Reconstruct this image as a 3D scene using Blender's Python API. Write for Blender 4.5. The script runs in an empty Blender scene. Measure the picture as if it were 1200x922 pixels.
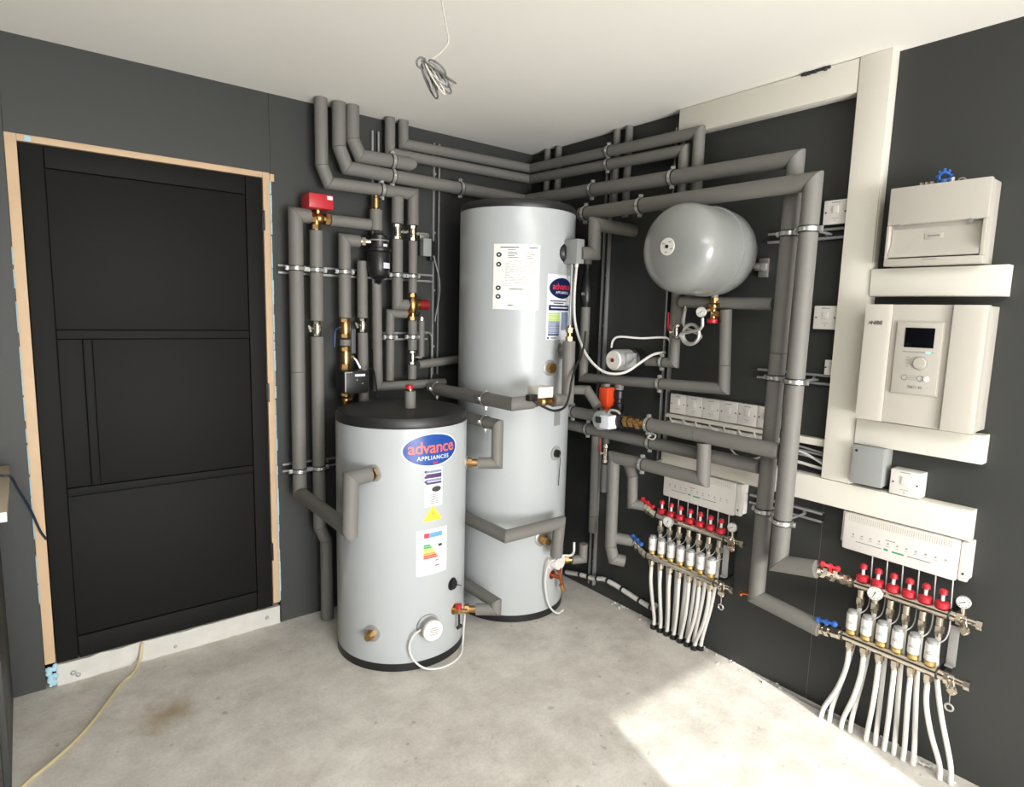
import bpy, bmesh, math, random
from mathutils import Vector, Matrix
random.seed(7)
sc = bpy.context.scene
C = sc.collection
PI = math.pi

# ------------------------------------------------------------------ camera
CAM = Vector((-2.36404, -2.83993, 1.49744))
p_, y_, r_ = -0.130946, 0.672039, 0.0265444
F_ = Vector((math.sin(y_)*math.cos(p_), math.cos(y_)*math.cos(p_), math.sin(p_)))
R0 = F_.cross(Vector((0, 0, 1))).normalized()
U0 = R0.cross(F_)
R_ = R0*math.cos(r_) + U0*math.sin(r_)
U_ = -R0*math.sin(r_) + U0*math.cos(r_)
cd = bpy.data.cameras.new('camera')
cd.sensor_width = 36.0
cd.lens = 720.77*36.0/1200.0
cd.clip_start = 0.02
co = bpy.data.objects.new('camera', cd)
C.objects.link(co)
m = Matrix.Identity(4)
for i in range(3):
    m[i][0] = R_[i]; m[i][1] = U_[i]; m[i][2] = -F_[i]; m[i][3] = CAM[i]
co.matrix_world = m
sc.camera = co

# ------------------------------------------------------------------ light
H = 2.4
YN = -6.5            # inner face of the near wall, far behind the camera
XL = -3.06           # inner face of the left wall
w = bpy.data.worlds.new('sky'); sc.world = w; w.use_nodes = True
wn = w.node_tree
sky = wn.nodes.new('ShaderNodeTexSky'); sky.sky_type = 'NISHITA'; sky.sun_disc = False
sky.sun_elevation = math.radians(22); sky.sun_rotation = math.radians(195)
wn.links.new(sky.outputs[0], wn.nodes['Background'].inputs[0])
wn.nodes['Background'].inputs[1].default_value = 0.25

def lamp(name, kind, energy, color, loc, direction, size=None, size_y=None):
    ld = bpy.data.lights.new(name, kind); ld.energy = energy; ld.color = color
    if kind == 'AREA':
        ld.shape = 'RECTANGLE'; ld.size = size; ld.size_y = size_y
    o = bpy.data.objects.new(name, ld); C.objects.link(o)
    o.location = loc
    o.rotation_euler = Vector(direction).to_track_quat('-Z', 'Y').to_euler()
    return o
sun = lamp('sun', 'SUN', 8.5, (1, .985, .955), (-4, -12, 5), (.27, 1, -.41))
sun.data.angle = math.radians(.35)
# unseen area lamps added as daylight fill: behind, left and overhead
lamp('near_daylight_fill', 'AREA', 400, (.985, .99, 1), (-1.95, -6.3, .95), (-.10, 1, .44), 2.1, 1.7)
lamp('left_daylight_fill', 'AREA', 15, (.985, .99, 1), (XL+.04, -4.7, 1.1), (1, .25, .25), 2.2, 1.6)
lamp('overhead_daylight_fill', 'AREA', 78, (.985, .99, 1), (-2.15, -3.6, H-.02), (0, 0, -1), 1.8, 1.5)
sc.cycles.diffuse_bounces = 8
vs = sc.view_settings
vs.view_transform = 'Standard'; vs.look = 'None'; vs.gamma = 1; vs.use_curve_mapping = False
vs.exposure = 0.0

# ------------------------------------------------------------------ materials
def lin(c):
    return tuple(((v/255)/12.92 if v/255 <= .04045 else ((v/255+.055)/1.055)**2.4) for v in c) + (1,)
def mat(name, rgb, rough=.5, metal=0.0, var=0.0, scale=20, bump=0.0, bscale=None, coat=0.0, spec=.5):
    mm = bpy.data.materials.new(name); mm.use_nodes = True
    nt = mm.node_tree; b = nt.nodes['Principled BSDF']
    b.inputs['Base Color'].default_value = lin(rgb)
    b.inputs['Roughness'].default_value = rough
    b.inputs['Metallic'].default_value = metal
    b.inputs['Specular IOR Level'].default_value = spec
    if coat: b.inputs['Coat Weight'].default_value = coat
    if var or bump:
        tc = nt.nodes.new('ShaderNodeTexCoord')
        n = nt.nodes.new('ShaderNodeTexNoise'); n.inputs['Scale'].default_value = scale; n.inputs['Detail'].default_value = 4
        nt.links.new(tc.outputs['Object'], n.inputs['Vector'])
        if var:
            mx = nt.nodes.new('ShaderNodeMix'); mx.data_type = 'RGBA'
            c = lin(rgb)
            mx.inputs[6].default_value = tuple(x*(1-var) for x in c[:3]) + (1,)
            mx.inputs[7].default_value = tuple(min(1, x*(1+var)) for x in c[:3]) + (1,)
            nt.links.new(n.outputs['Fac'], mx.inputs[0]); nt.links.new(mx.outputs[2], b.inputs['Base Color'])
        if bump:
            n2 = nt.nodes.new('ShaderNodeTexNoise'); n2.inputs['Scale'].default_value = bscale or scale*4; n2.inputs['Detail'].default_value = 5
            nt.links.new(tc.outputs['Object'], n2.inputs['Vector'])
            bp = nt.nodes.new('ShaderNodeBump'); bp.inputs['Strength'].default_value = bump; bp.inputs['Distance'].default_value = .002
            nt.links.new(n2.outputs['Fac'], bp.inputs['Height']); nt.links.new(bp.outputs[0], b.inputs['Normal'])
    return mm
M = {}
M['wall'] = mat('grey_wall_paint', (51, 52, 50), .55, 0, .05, 2.5, .04, 60, 0, .35)
M['plug'] = mat('dark_core', (20, 20, 20), .8)
M['ceil'] = mat('white_ceiling', (246, 243, 235), .8, 0, .02, 1.5, .05, 40)
M['door'] = mat('black_door_paint', (19, 19, 17), .6, 0, .04, 4, 0, None, 0, .12)
M['doorgroove'] = mat('door_core', (9, 9, 9), .8, 0, 0, 20, 0, None, 0, .1)
M['timber'] = mat('raw_pine', (184, 157, 125), .6, 0, .12, 9, .1, 50)
M['sill'] = mat('rough_white_plaster', (184, 181, 174), .85, 0, .16, 14, .5, 40)
M['foam_blue'] = mat('pale_blue_sealing_foam', (150, 184, 196), .8, 0, .3, 60, .4, 60)
M['insul'] = mat('grey_pipe_foam', (107, 105, 100), .62, 0, .05, 18, .06, 160)
M['insul_cut'] = mat('cut_foam_edge', (70, 69, 66), .8)
M['white'] = mat('white_enamel', (170, 174, 175), .3, 0, .01, 3, 0, None, .25)
M['black'] = mat('black_plastic', (22, 22, 22), .4)
M['lidblack'] = mat('black_lid_plastic', (34, 34, 34), .45, 0, .1, 10)
M['pvc'] = mat('white_pvc', (208, 204, 192), .4)
M['pvc2'] = mat('white_switch_plastic', (211, 207, 200), .3)
M['cream'] = mat('cream_casing', (170, 165, 155), .38)
M['creamd'] = mat('cream_casing_plate', (174, 168, 156), .45)  # slightly lighter cream, for the control panel and ventilation ribs
M['greybox'] = mat('grey_box_plastic', (140, 142, 140), .45)
M['vessel'] = mat('grey_vessel_paint', (126, 128, 125), .28, 0, .02, 5, 0, None, .3)
M['zinc'] = mat('zinc_steel', (190, 190, 186), .3, .75, .08, 40)
M['zincd'] = mat('dull_zinc_steel', (160, 160, 158), .4, .55, .1, 30)
M['slotshade'] = mat('slot_shade_channel_back', (44, 44, 44), .6, .2)  # channel back painted dark for its slots and the shade inside
M['rubber'] = mat('black_rubber', (16, 16, 16), .7)
M['chrome'] = mat('nickel_fitting', (214, 205, 190), .2, 1.0)
M['brass'] = mat('brass_fitting', (182, 148, 98), .34, 1.0, .12, 50)
M['copper'] = mat('copper_pipe', (190, 110, 74), .3, 1.0)
M['gold'] = mat('gold_collar', (206, 178, 112), .32, .8)
M['red'] = mat('red_plastic', (176, 26, 36), .4)
M['rednut'] = mat('red_meter_cap', (178, 34, 46), .35)
M['darkred'] = mat('dark_red_knob', (128, 18, 24), .45)
M['orange'] = mat('orange_casing', (204, 66, 26), .45)
M['blue'] = mat('blue_handle', (40, 92, 168), .4)
M['navy'] = mat('navy_handle', (28, 42, 92), .4)
M['pex'] = mat('white_plastic_tube', (204, 202, 196), .35)
M['cable'] = mat('white_cable', (200, 198, 193), .4)
M['cablegrey'] = mat('grey_cable', (128, 128, 126), .45)
M['cablewarm'] = mat('warm_white_cable', (176, 170, 158), .45)
M['coilshade'] = mat('shaded_coil_grey', (74, 72, 68), .5)  # darker copy of the cable colour, painting shade into the coil
M['blackcable'] = mat('black_cable', (20, 22, 24), .45)
M['darkbluecable'] = mat('dark_blue_cable', (24, 38, 54), .45)
M['yellowcable'] = mat('dusty_yellow_cable', (176, 162, 126), .6, 0, .08, 30)
M['paper'] = mat('paper', (226, 224, 218), .7)
M['ink'] = mat('dark_print', (48, 48, 50), .6)
M['inklight'] = mat('pale_print', (124, 122, 120), .6)
M['stickwhite'] = mat('sticker_white', (208, 211, 216), .35)
M['stickblue'] = mat('sticker_blue', (26, 66, 140), .3)
M['sticknavy'] = mat('sticker_navy', (22, 32, 72), .3)
M['stickgrey'] = mat('sticker_grey_blue', (120, 132, 156), .4)
M['slateplate'] = mat('slate_grey_plate', (72, 76, 80), .5)
M['stickorange'] = mat('letter_orange', (222, 104, 78), .4)
M['stickred'] = mat('letter_red', (196, 52, 66), .4)
M['purple'] = mat('sticker_purple', (74, 48, 92), .4)
M['yellow'] = mat('warning_yellow', (246, 224, 60), .4)
M['e1'] = mat('label_green', (60, 150, 76), .5)
M['e2'] = mat('label_lime', (170, 196, 70), .5)
M['e3'] = mat('label_yellow', (246, 214, 64), .5)
M['e4'] = mat('label_amber', (238, 150, 56), .5)
M['e5'] = mat('label_red', (214, 80, 48), .5)
M['lblue'] = mat('label_blue', (92, 150, 204), .5)
M['screen'] = mat('black_screen', (8, 9, 14), .12)
M['gauge'] = mat('gauge_dial', (205, 203, 196), .3)
M['wood_top'] = mat('pale_wood_worktop', (176, 164, 144), .5, 0, .1, 8)
M['cabinet'] = mat('black_cabinet', (48, 48, 46), .5, 0, .05, 5)
M['flex'] = mat('braided_hose', (190, 188, 182), .35, .6, .2, 200)
M['green'] = mat('green_print', (58, 150, 104), .5)
mm = bpy.data.materials.new('green_status_light'); mm.use_nodes = True
bb = mm.node_tree.nodes['Principled BSDF']; bb.inputs['Base Color'].default_value = (.2, .9, .4, 1)
bb.inputs['Emission Color'].default_value = (.2, 1, .45, 1); bb.inputs['Emission Strength'].default_value = 1.2
M['led'] = mm

# concrete floor
mm = bpy.data.materials.new('bare_concrete'); mm.use_nodes = True; M['floor'] = mm
nt = mm.node_tree; b = nt.nodes['Principled BSDF']; b.inputs['Roughness'].default_value = .8
b.inputs['Specular IOR Level'].default_value = .3
tc = nt.nodes.new('ShaderNodeTexCoord')
def noise(scale, detail=6, rough=.55):
    n = nt.nodes.new('ShaderNodeTexNoise'); n.inputs['Scale'].default_value = scale
    n.inputs['Detail'].default_value = detail; n.inputs['Roughness'].default_value = rough
    nt.links.new(tc.outputs['Object'], n.inputs['Vector']); return n
def ramp(src, stops):
    r = nt.nodes.new('ShaderNodeValToRGB'); el = r.color_ramp.elements
    el[0].position, el[0].color = stops[0]; el[1].position, el[1].color = stops[-1]
    for s in stops[1:-1]:
        e = el.new(s[0]); e.color = s[1]
    nt.links.new(src, r.inputs[0]); return r
def mixc(fac, a, bcol, mode='MIX'):
    x = nt.nodes.new('ShaderNodeMix'); x.data_type = 'RGBA'; x.blend_type = mode
    for sock, v in ((x.inputs[0], fac), (x.inputs[6], a), (x.inputs[7], bcol)):
        if hasattr(v, 'default_value') or hasattr(v, 'is_linked'): nt.links.new(v, sock)
        else: sock.default_value = v
    return x.outputs[2]
big = ramp(noise(1.3, 5).outputs['Fac'], [(.3, lin((198, 193, 184))), (.7, lin((209, 205, 197)))])
mid = ramp(noise(7, 8, .65).outputs['Fac'], [(.33, lin((226, 224, 221))), (.62, (1, 1, 1, 1))])
col = mixc(1.0, big.outputs[0], mid.outputs[0], 'MULTIPLY')
spots = ramp(noise(26, 3, .4).outputs['Fac'], [(.25, (.62, .6, .57, 1)), (.31, (1, 1, 1, 1))])
col = mixc(.8, col, spots.outputs[0], 'MULTIPLY')
fine = ramp(noise(85, 6, .7).outputs['Fac'], [(.3, lin((206, 203, 199))), (.6, (1, 1, 1, 1))])
col = mixc(.4, col, fine.outputs[0], 'MULTIPLY')
pale = ramp(noise(3.2, 7, .7).outputs['Fac'], [(.5, (0, 0, 0, 1)), (.75, (.5, .5, .5, 1))])
col = mixc(pale.outputs[0], col, lin((224, 221, 213)))
# a brown stain left on the slab near the door
sub = nt.nodes.new('ShaderNodeVectorMath'); sub.operation = 'DISTANCE'
wob = nt.nodes.new('ShaderNodeVectorMath'); wob.operation = 'MULTIPLY_ADD'
wob.inputs[1].default_value = (.22, .22, 0)
nt.links.new(noise(9, 3).outputs['Color'], wob.inputs[0]); nt.links.new(tc.outputs['Object'], wob.inputs[2])
nt.links.new(wob.outputs[0], sub.inputs[0]); sub.inputs[1].default_value = (-1.92, -.33, 0)
st = ramp(sub.outputs['Value'], [(.02, (.75, .75, .75, 1)), (.12, (0, 0, 0, 1))])
col = mixc(st.outputs[0], col, lin((150, 128, 92)))
nt.links.new(col, b.inputs['Base Color'])
bp = nt.nodes.new('ShaderNodeBump'); bp.inputs['Strength'].default_value = .25; bp.inputs['Distance'].default_value = .004
nt.links.new(noise(40, 8, .7).outputs['Fac'], bp.inputs['Height']); nt.links.new(bp.outputs[0], b.inputs['Normal'])

# ------------------------------------------------------------------ mesh helpers
V = Vector
def frame(d):
    d = V(d).normalized()
    a = V((0, 0, 1)) if abs(d.z) < .9 else V((1, 0, 0))
    u = d.cross(a).normalized(); return d, u, d.cross(u).normalized()
class B:
    def __init__(s): s.v = []; s.f = []; s.m = []
    def add(s, vs_, fs, m=0):
        n = len(s.v); s.v += [V(x) for x in vs_]
        for f in fs: s.f.append([i+n for i in f]); s.m.append(m)
        return s
    def box(s, lo, hi, bev=0, m=0):
        lo, hi = V([min(a, b) for a, b in zip(lo, hi)]), V([max(a, b) for a, b in zip(lo, hi)])
        if bev:
            bm = bmesh.new(); bmesh.ops.create_cube(bm, size=1)
            for v in bm.verts: v.co = V([(l+h)/2+c*(h-l) for l, h, c in zip(lo, hi, v.co)])
            bmesh.ops.bevel(bm, geom=bm.edges[:], offset=bev, segments=2, profile=.6, affect='EDGES', clamp_overlap=True)
            bm.verts.index_update()
            s.add([v.co.copy() for v in bm.verts], [[v.index for v in f.verts] for f in bm.faces], m); bm.free(); return s
        x0, y0, z0 = lo; x1, y1, z1 = hi
        return s.add([(x0,y0,z0),(x1,y0,z0),(x1,y1,z0),(x0,y1,z0),(x0,y0,z1),(x1,y0,z1),(x1,y1,z1),(x0,y1,z1)],
                     [(0,3,2,1),(4,5,6,7),(0,1,5,4),(1,2,6,5),(2,3,7,6),(3,0,4,7)], m)
    def lathe(s, prof, o, axis, n=20, m=0, start=0.0):
        d, u, w_ = frame(axis); o = V(o); vs_ = []; fs = []
        for h, r in prof:
            for k in range(n):
                a = start+2*PI*k/n; vs_.append(o+d*h+(u*math.cos(a)+w_*math.sin(a))*r)
        for i in range(len(prof)-1):
            for k in range(n):
                k2 = (k+1) % n; fs.append((i*n+k, i*n+k2, (i+1)*n+k2, (i+1)*n+k))
        fs.append(tuple(range(n))[::-1]); fs.append(tuple((len(prof)-1)*n+k for k in range(n)))
        return s.add(vs_, fs, m)
    def cyl(s, p0, p1, r, r2=None, n=16, m=0):
        p0, p1 = V(p0), V(p1)
        return s.lathe([(0, r), ((p1-p0).length, r if r2 is None else r2)], p0, p1-p0, n, m)
    def hexn(s, p0, p1, r, m=0): return s.cyl(p0, p1, r, None, 6, m)
    def sphere(s, c, r, n=12, m=0, squash=1, axis=(0, 0, 1)):
        k = n//2
        return s.lathe([(-math.cos(PI*i/k)*r*squash, max(1e-4, math.sin(PI*i/k)*r)) for i in range(k+1)], c, axis, n, m)
    def torus(s, c, axis, R, r, n=24, k=8, m=0):
        d, u, w_ = frame(axis); c = V(c); vs_ = []; fs = []
        for i in range(n):
            a = 2*PI*i/n; e = u*math.cos(a)+w_*math.sin(a)
            for j in range(k):
                t = 2*PI*j/k; vs_.append(c+e*(R+r*math.cos(t))+d*r*math.sin(t))
        for i in range(n):
            for j in range(k):
                fs.append((i*k+j, ((i+1) % n)*k+j, ((i+1) % n)*k+(j+1) % k, i*k+(j+1) % k))
        return s.add(vs_, fs, m)
    def tube(s, pts, r, n=8, m=0, sub=6):
        pts = smooth_path([V(p) for p in pts], sub) if sub else [V(p) for p in pts]
        vs_ = []; fs = []; u = None
        for i, p in enumerate(pts):
            d = (pts[min(i+1, len(pts)-1)]-pts[max(i-1, 0)]).normalized()
            if u is None: _, u, _ = frame(d)
            u = (u-d*u.dot(d)).normalized(); w_ = d.cross(u)
            for k in range(n):
                a = 2*PI*k/n; vs_.append(p+(u*math.cos(a)+w_*math.sin(a))*r)
        for i in range(len(pts)-1):
            for k in range(n):
                k2 = (k+1) % n; fs.append((i*n+k, i*n+k2, (i+1)*n+k2, (i+1)*n+k))
        fs.append(tuple(range(n))[::-1]); fs.append(tuple((len(pts)-1)*n+k for k in range(n)))
        return s.add(vs_, fs, m)
    def out(s, name, mats, parent=None, loc=None, sharp=.6):
        L = LOC[parent.name] if parent else V(loc) if loc is not None else base_of(s.v)
        me = bpy.data.meshes.new(name)
        me.from_pydata([tuple(v-L) for v in s.v], [], s.f)
        bm = bmesh.new(); bm.from_mesh(me)
        bmesh.ops.recalc_face_normals(bm, faces=bm.faces[:])
        for f in bm.faces: f.smooth = True
        for e in bm.edges:
            if len(e.link_faces) == 2 and e.calc_face_angle(0) > sharp: e.smooth = False
        bm.to_mesh(me); bm.free()
        for x in (mats if isinstance(mats, (list, tuple)) else [mats]): me.materials.append(M[x])
        for p, mi in zip(me.polygons, s.m): p.material_index = mi
        o = bpy.data.objects.new(name, me); C.objects.link(o)
        if parent: o.parent = parent
        else: o.location = L
        LOC[o.name] = L
        return o
LOC = {}
def base_of(vs_):
    return V(((min(v.x for v in vs_)+max(v.x for v in vs_))/2, (min(v.y for v in vs_)+max(v.y for v in vs_))/2, min(v.z for v in vs_)))
def smooth_path(p, sub):
    if len(p) < 3: return p
    q = [2*p[0]-p[1]]+p+[2*p[-1]-p[-2]]; o = []
    for i in range(1, len(q)-2):
        for k in range(sub):
            t = k/sub
            o.append(.5*((2*q[i])+(q[i+1]-q[i-1])*t+(2*q[i-1]-5*q[i]+4*q[i+1]-q[i+2])*t*t+(3*q[i]-q[i-1]-3*q[i+1]+q[i+2])*t**3))
    return o+[p[-1]]
def tag(o, label, cat, group=None):
    o['label'] = label; o['category'] = cat
    if group: o['group'] = group
    return o
def thing(name, label, cat, loc, group=None):
    o = bpy.data.objects.new(name, None); C.objects.link(o); o.location = loc; o.empty_display_size = .05
    LOC[o.name] = V(loc); return tag(o, label, cat, group)
def struct(name, loc=(0, 0, 0)):
    o = bpy.data.objects.new(name, None); C.objects.link(o); o.location = loc; LOC[o.name] = V(loc)
    o['kind'] = 'structure'; return o
def text_geo(b, s, size, fn, m=0, align='CENTER', bold=0.0, space=1.0):
    cu = bpy.data.curves.new('lettering', 'FONT'); cu.body = s; cu.size = size; cu.align_x = align
    cu.offset = bold; cu.space_character = space; cu.resolution_u = 3
    o = bpy.data.objects.new('lettering', cu); C.objects.link(o)
    bpy.context.view_layer.update()
    me = o.evaluated_get(bpy.context.evaluated_depsgraph_get()).to_mesh()
    b.add([fn(v.co.x, v.co.y) for v in me.vertices], [list(p.vertices) for p in me.polygons], m)
    bpy.data.objects.remove(o); bpy.data.curves.remove(cu)
def grid_geo(b, u0, u1, v0, v1, fn, m=0, nu=12, nv=1):
    vs_ = [fn(u0+(u1-u0)*i/nu, v0+(v1-v0)*j/nv) for j in range(nv+1) for i in range(nu+1)]
    b.add(vs_, [(j*(nu+1)+i, j*(nu+1)+i+1, (j+1)*(nu+1)+i+1, (j+1)*(nu+1)+i) for j in range(nv) for i in range(nu)], m)
def disc_geo(b, uc, vc, ru, rv, fn, m=0, n=32, rings=4):
    vs_ = [fn(uc, vc)]; fs = []
    for j in range(1, rings+1):
        for k in range(n):
            a = 2*PI*k/n; vs_.append(fn(uc+ru*j/rings*math.cos(a), vc+rv*j/rings*math.sin(a)))
    for k in range(n): fs.append((0, 1+k, 1+(k+1) % n))
    for j in range(rings-1):
        for k in range(n): fs.append((1+j*n+k, 1+(j+1)*n+k, 1+(j+1)*n+(k+1) % n, 1+j*n+(k+1) % n))
    b.add(vs_, fs, m)

# ------------------------------------------------------------------ room shell
b = B(); b.box((XL-.1, YN-.1, -.1), (.1, .1, 0)); o = b.out('floor', 'floor', loc=(0, 0, 0)); o['kind'] = 'structure'
b = B(); b.box((XL-.1, YN-.1, H), (.1, .1, H+.1)); o = b.out('ceiling', 'ceil', loc=(0, 0, H)); o['kind'] = 'structure'
g = .0012
wf = struct('wall_far', (-1.5, 0, 0))
for x0, x1, z0, z1 in ((XL, -2.3775, 0, H), (-2.3775+g, -1.479-g, 2.0705, H), (-1.479, 0, 0, H)):
    B().box((x0, 0, z0), (x1, .1, z1)).out('wall_panel', 'wall', wf)
B().box((-1.479, .005, 0.2), (-1.476, .1, H)).out('joint_filler', 'inklight', wf)
B().box((XL-.1, .1, 0), (.1, .2, H)).out('seam_backing', 'plug', wf)  # dark backing added to stop sky light leaking through the panel seams
wr = struct('wall_right', (0, -3, 0))
B().box((.1, YN-.1, 0), (.2, .2, H)).out('seam_backing', 'plug', wr)  # same added backing against light leaks, behind the right wall
ys = [0, -1.2045, -1.8045, -3.0045, -4.2045, -5.4045, YN]
ys = [0, -1.8045, -3.0045, -4.2045, -5.4045, YN]
for a, c in zip(ys[:-1], ys[1:]):
    B().box((0, a-g if a else .1, 0), (.1, c+g, H)).out('wall_panel', 'wall', wr)
    if c > YN: B().box((.0015, c-.003, 0), (.09, c+.003, H)).out('joint_filler', 'inklight', wr)
# left wall with an unseen opening added behind the camera for the left fill
wl = struct('wall_left', (XL, -3, 0))
for y0, y1, z0, z1 in ((.1, -2.9, 0, H), (-5.1, YN-.1, 0, H), (-2.9, -5.1, 0, .75), (-2.9, -5.1, 2.2, H)):
    B().box((XL-.1, y0, z0), (XL, y1, z1)).out('wall_panel', 'wall', wl)
b = B(); b.box((-4.6, -12, 0), (-4.4, 3, 4.6)); o = b.out('wall_sun_block', 'wall'); o['kind'] = 'structure'  # unseen wall added to keep the sun out of the left opening
# near wall with the doorway the sun comes through
wnear = struct('wall_near', (-1.5, YN, 0))
DX0, DX1, DZ = -2.10, -1.30, 2.085
for x0, x1, z0, z1 in ((XL-.1, DX0, 0, H), (DX1, .1, 0, H), (DX0, DX1, DZ, H)):
    B().box((x0, YN-.02, z0), (x1, YN, z1)).out('wall_panel', 'wall', wnear)
b = B(); b.box((-14, -24, -.14), (6, YN-.1, -.06)); o = b.out('outer_ground', 'floor'); o['kind'] = 'structure'  # unseen ground outside the doorway

# ------------------------------------------------------------------ door and frame
d1 = struct('door_1', (-1.928, 0, .09))
B().box((-2.337, .012, .094), (-1.519, .044, 2.041)).out('door_core', 'doorgroove', d1)
gp = .0018
def dpart(name, x0, x1, z0, z1, y=0.0, mt='door'):
    return B().box((x0+gp, y, z0+gp), (x1-gp, .02, z1-gp), .0012).out(name, mt, d1)
dpart('stile', -2.341, -2.269, .09, 2.045); dpart('stile', -1.585, -1.515, .09, 2.045)
dpart('rail', -2.269, -1.585, 1.966, 2.045); dpart('rail', -2.269, -1.585, 1.354, 1.389)
dpart('rail', -2.269, -1.585, .749, .783); dpart('rail', -2.269, -1.585, .09, .181)
dpart('mullion', -2.190, -2.160, .783, 1.354)
dpart('panel', -2.269, -1.585, 1.389, 1.966, .007); dpart('panel', -2.269, -2.190, .783, 1.354, .007)
dpart('panel', -2.160, -1.585, .783, 1.354, .007); dpart('panel', -2.269, -1.585, .181, .749, .007)
for z in (1.866, 1.11, .36):
    hb = B(); hb.box((-1.519, -.004, z-.042), (-1.508, .006, z+.042), .001); hb.cyl((-1.513, -.004, z-.042), (-1.513, -.004, z+.042), .005, n=10)
    hb.out('hinge', 'black', d1)
t1 = struct('trim_1', (-1.928, 0, 0))
B().box((-2.3765, -.004, .10), (-2.3425, .1, 2.07), .002).out('jamb', 'timber', t1)
B().box((-1.5135, -.004, .105), (-1.4845, .1, 2.07), .002).out('jamb', 'timber', t1)
B().box((-2.3425, -.004, 2.0465), (-1.5135, .1, 2.07), .002).out('head', 'timber', t1)
B().box((-1.4845, -.008, 2.035), (-1.466, .01, 2.066), .002).out('timber_offcut', 'timber', t1)
b = B()
z = .11
while z < 2.0:
    hh = random.uniform(.03, .09); b.box((-1.4845, -.003-random.uniform(0, .003), z), (-1.4765-random.uniform(0, .004), .02, z+hh), .002); z += hh*random.uniform(.9, 1.1)
z = .35
while z < 1.7:
    hh = random.uniform(.05, .12); b.box((-2.3795, -.003, z), (-2.3765, .02, z+hh), .001); z += hh*random.uniform(1.0, 1.6)
for k in range(16):
    c = V((random.uniform(-2.372, -2.345), -.004, random.uniform(.008, .092))); b.sphere(c, random.uniform(.007, .012), 8, 0, .6, (0, 1, 0))
b.box((-2.322, -.006, 2.0475), (-2.303, 0, 2.0665), .003)
f = b.out('sealing_foam', 'foam_blue', t1); f['label'] = 'pale blue sealing foam along the timber'
t2 = struct('trim_2', (-1.92, 0, 0))
b = B()
xs = [-2.343+i*(.858/24) for i in range(25)]
top = [.0885+random.uniform(-.004, .001) for _ in xs]; bot = [0.0 for _ in xs]; yy = [random.uniform(-.007, .001) for _ in xs]
vs_ = []
for x, t, bo, y in zip(xs, top, bot, yy):
    vs_ += [(x, y, bo), (x, y*.6, (t+bo)/2), (x, y-.001, t), (x, .1, t), (x, .1, bo)]
fs = []
for i in range(24):
    for k in range(5):
        fs.append((i*5+k, (i+1)*5+k, (i+1)*5+(k+1) % 5, i*5+(k+1) % 5))
b.add(vs_, fs+[(0, 1, 2, 3, 4), (120, 124, 123, 122, 121)]); b.out('sill', 'sill', t2)
b = B()
for x in (-2.29, -2.275, -1.93, -1.545): b.sphere((x, -.004, random.uniform(.02, .05)), random.uniform(.006, .012), 8, 0, .5, (0, 1, 0))
b.out('stone_chip', 'zincd', t2)

# ------------------------------------------------------------------ pipes
RINGN = 20
def mitre_seg(b, p0, p1, n0, n1, r, gap=.0009, mi=0, n=RINGN, inner=None):
    d, u, w_ = frame(p1-p0); vs_ = []
    for P, N, sg in ((p0, n0, 1), (p1, n1, -1)):
        for k in range(n):
            a = 2*PI*k/n; v = P+(u*math.cos(a)+w_*math.sin(a))*r
            vs_.append(v-d*((v-P).dot(N)/d.dot(N))+d*gap*sg)
    fs = [(k, (k+1) % n, n+(k+1) % n, n+k) for k in range(n)]
    b.add(vs_, fs, mi)
    b.add(vs_[:n], [tuple(range(n))], mi); b.add(vs_[n:], [tuple(range(n))], mi)
def clamp(parent, P, axis, back, wall_gap, r, mt='zinc', ear=1):
    """two-part pipe clip: band, ears with screws, stud to the wall rail"""
    d = V(axis).normalized(); bk = V(back)-d*V(back).dot(d); bk.normalize(); sd = d.cross(bk).normalized()
    if sd.dot(V((1, 0, 0))) > 0 or sd.dot(V((0, 1, 0))) > 0 or sd.z < 0: sd = -sd
    P = V(P); b = B()
    b.lathe([(-.0115, r+.0003), (-.0115, r+.0026), (.0115, r+.0026), (.0115, r+.0003)], P, d, 24, 1)
    b.lathe([(-.0075, r+.001), (-.0075, r+.0042), (.0075, r+.0042), (.0075, r+.001)], P, d, 24)
    b.sphere(P-bk*(r+.0035), .0065, 8)
    for s in (1, -1):
        c = P+sd*s*(r+.009)
        M3 = [d*.009, sd*.0075, bk*.004]
        vs_ = [c+M3[0]*x+M3[1]*y+M3[2]*zz for x in (-1, 1) for y in (-1, 1) for zz in (-1, 1)]
        b.add(vs_, [(0,1,3,2),(4,6,7,5),(0,4,5,1),(2,3,7,6),(0,2,6,4),(1,5,7,3)])
    b.cyl(P+bk*(r+.002), P+bk*max(r+.006, wall_gap), .0045, n=8)
    b.hexn(P+bk*(r+.002), P+bk*(r+.012), .009)
    o = b.out('pipe_clamp', [mt, 'rubber'], parent)
    for s in (1, -1):
        c = P+sd*s*(r+.010)
        B().cyl(c-bk*.011, c-bk*.003, .0065, .0075, 10).out('clamp_screw', mt, o)
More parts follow.
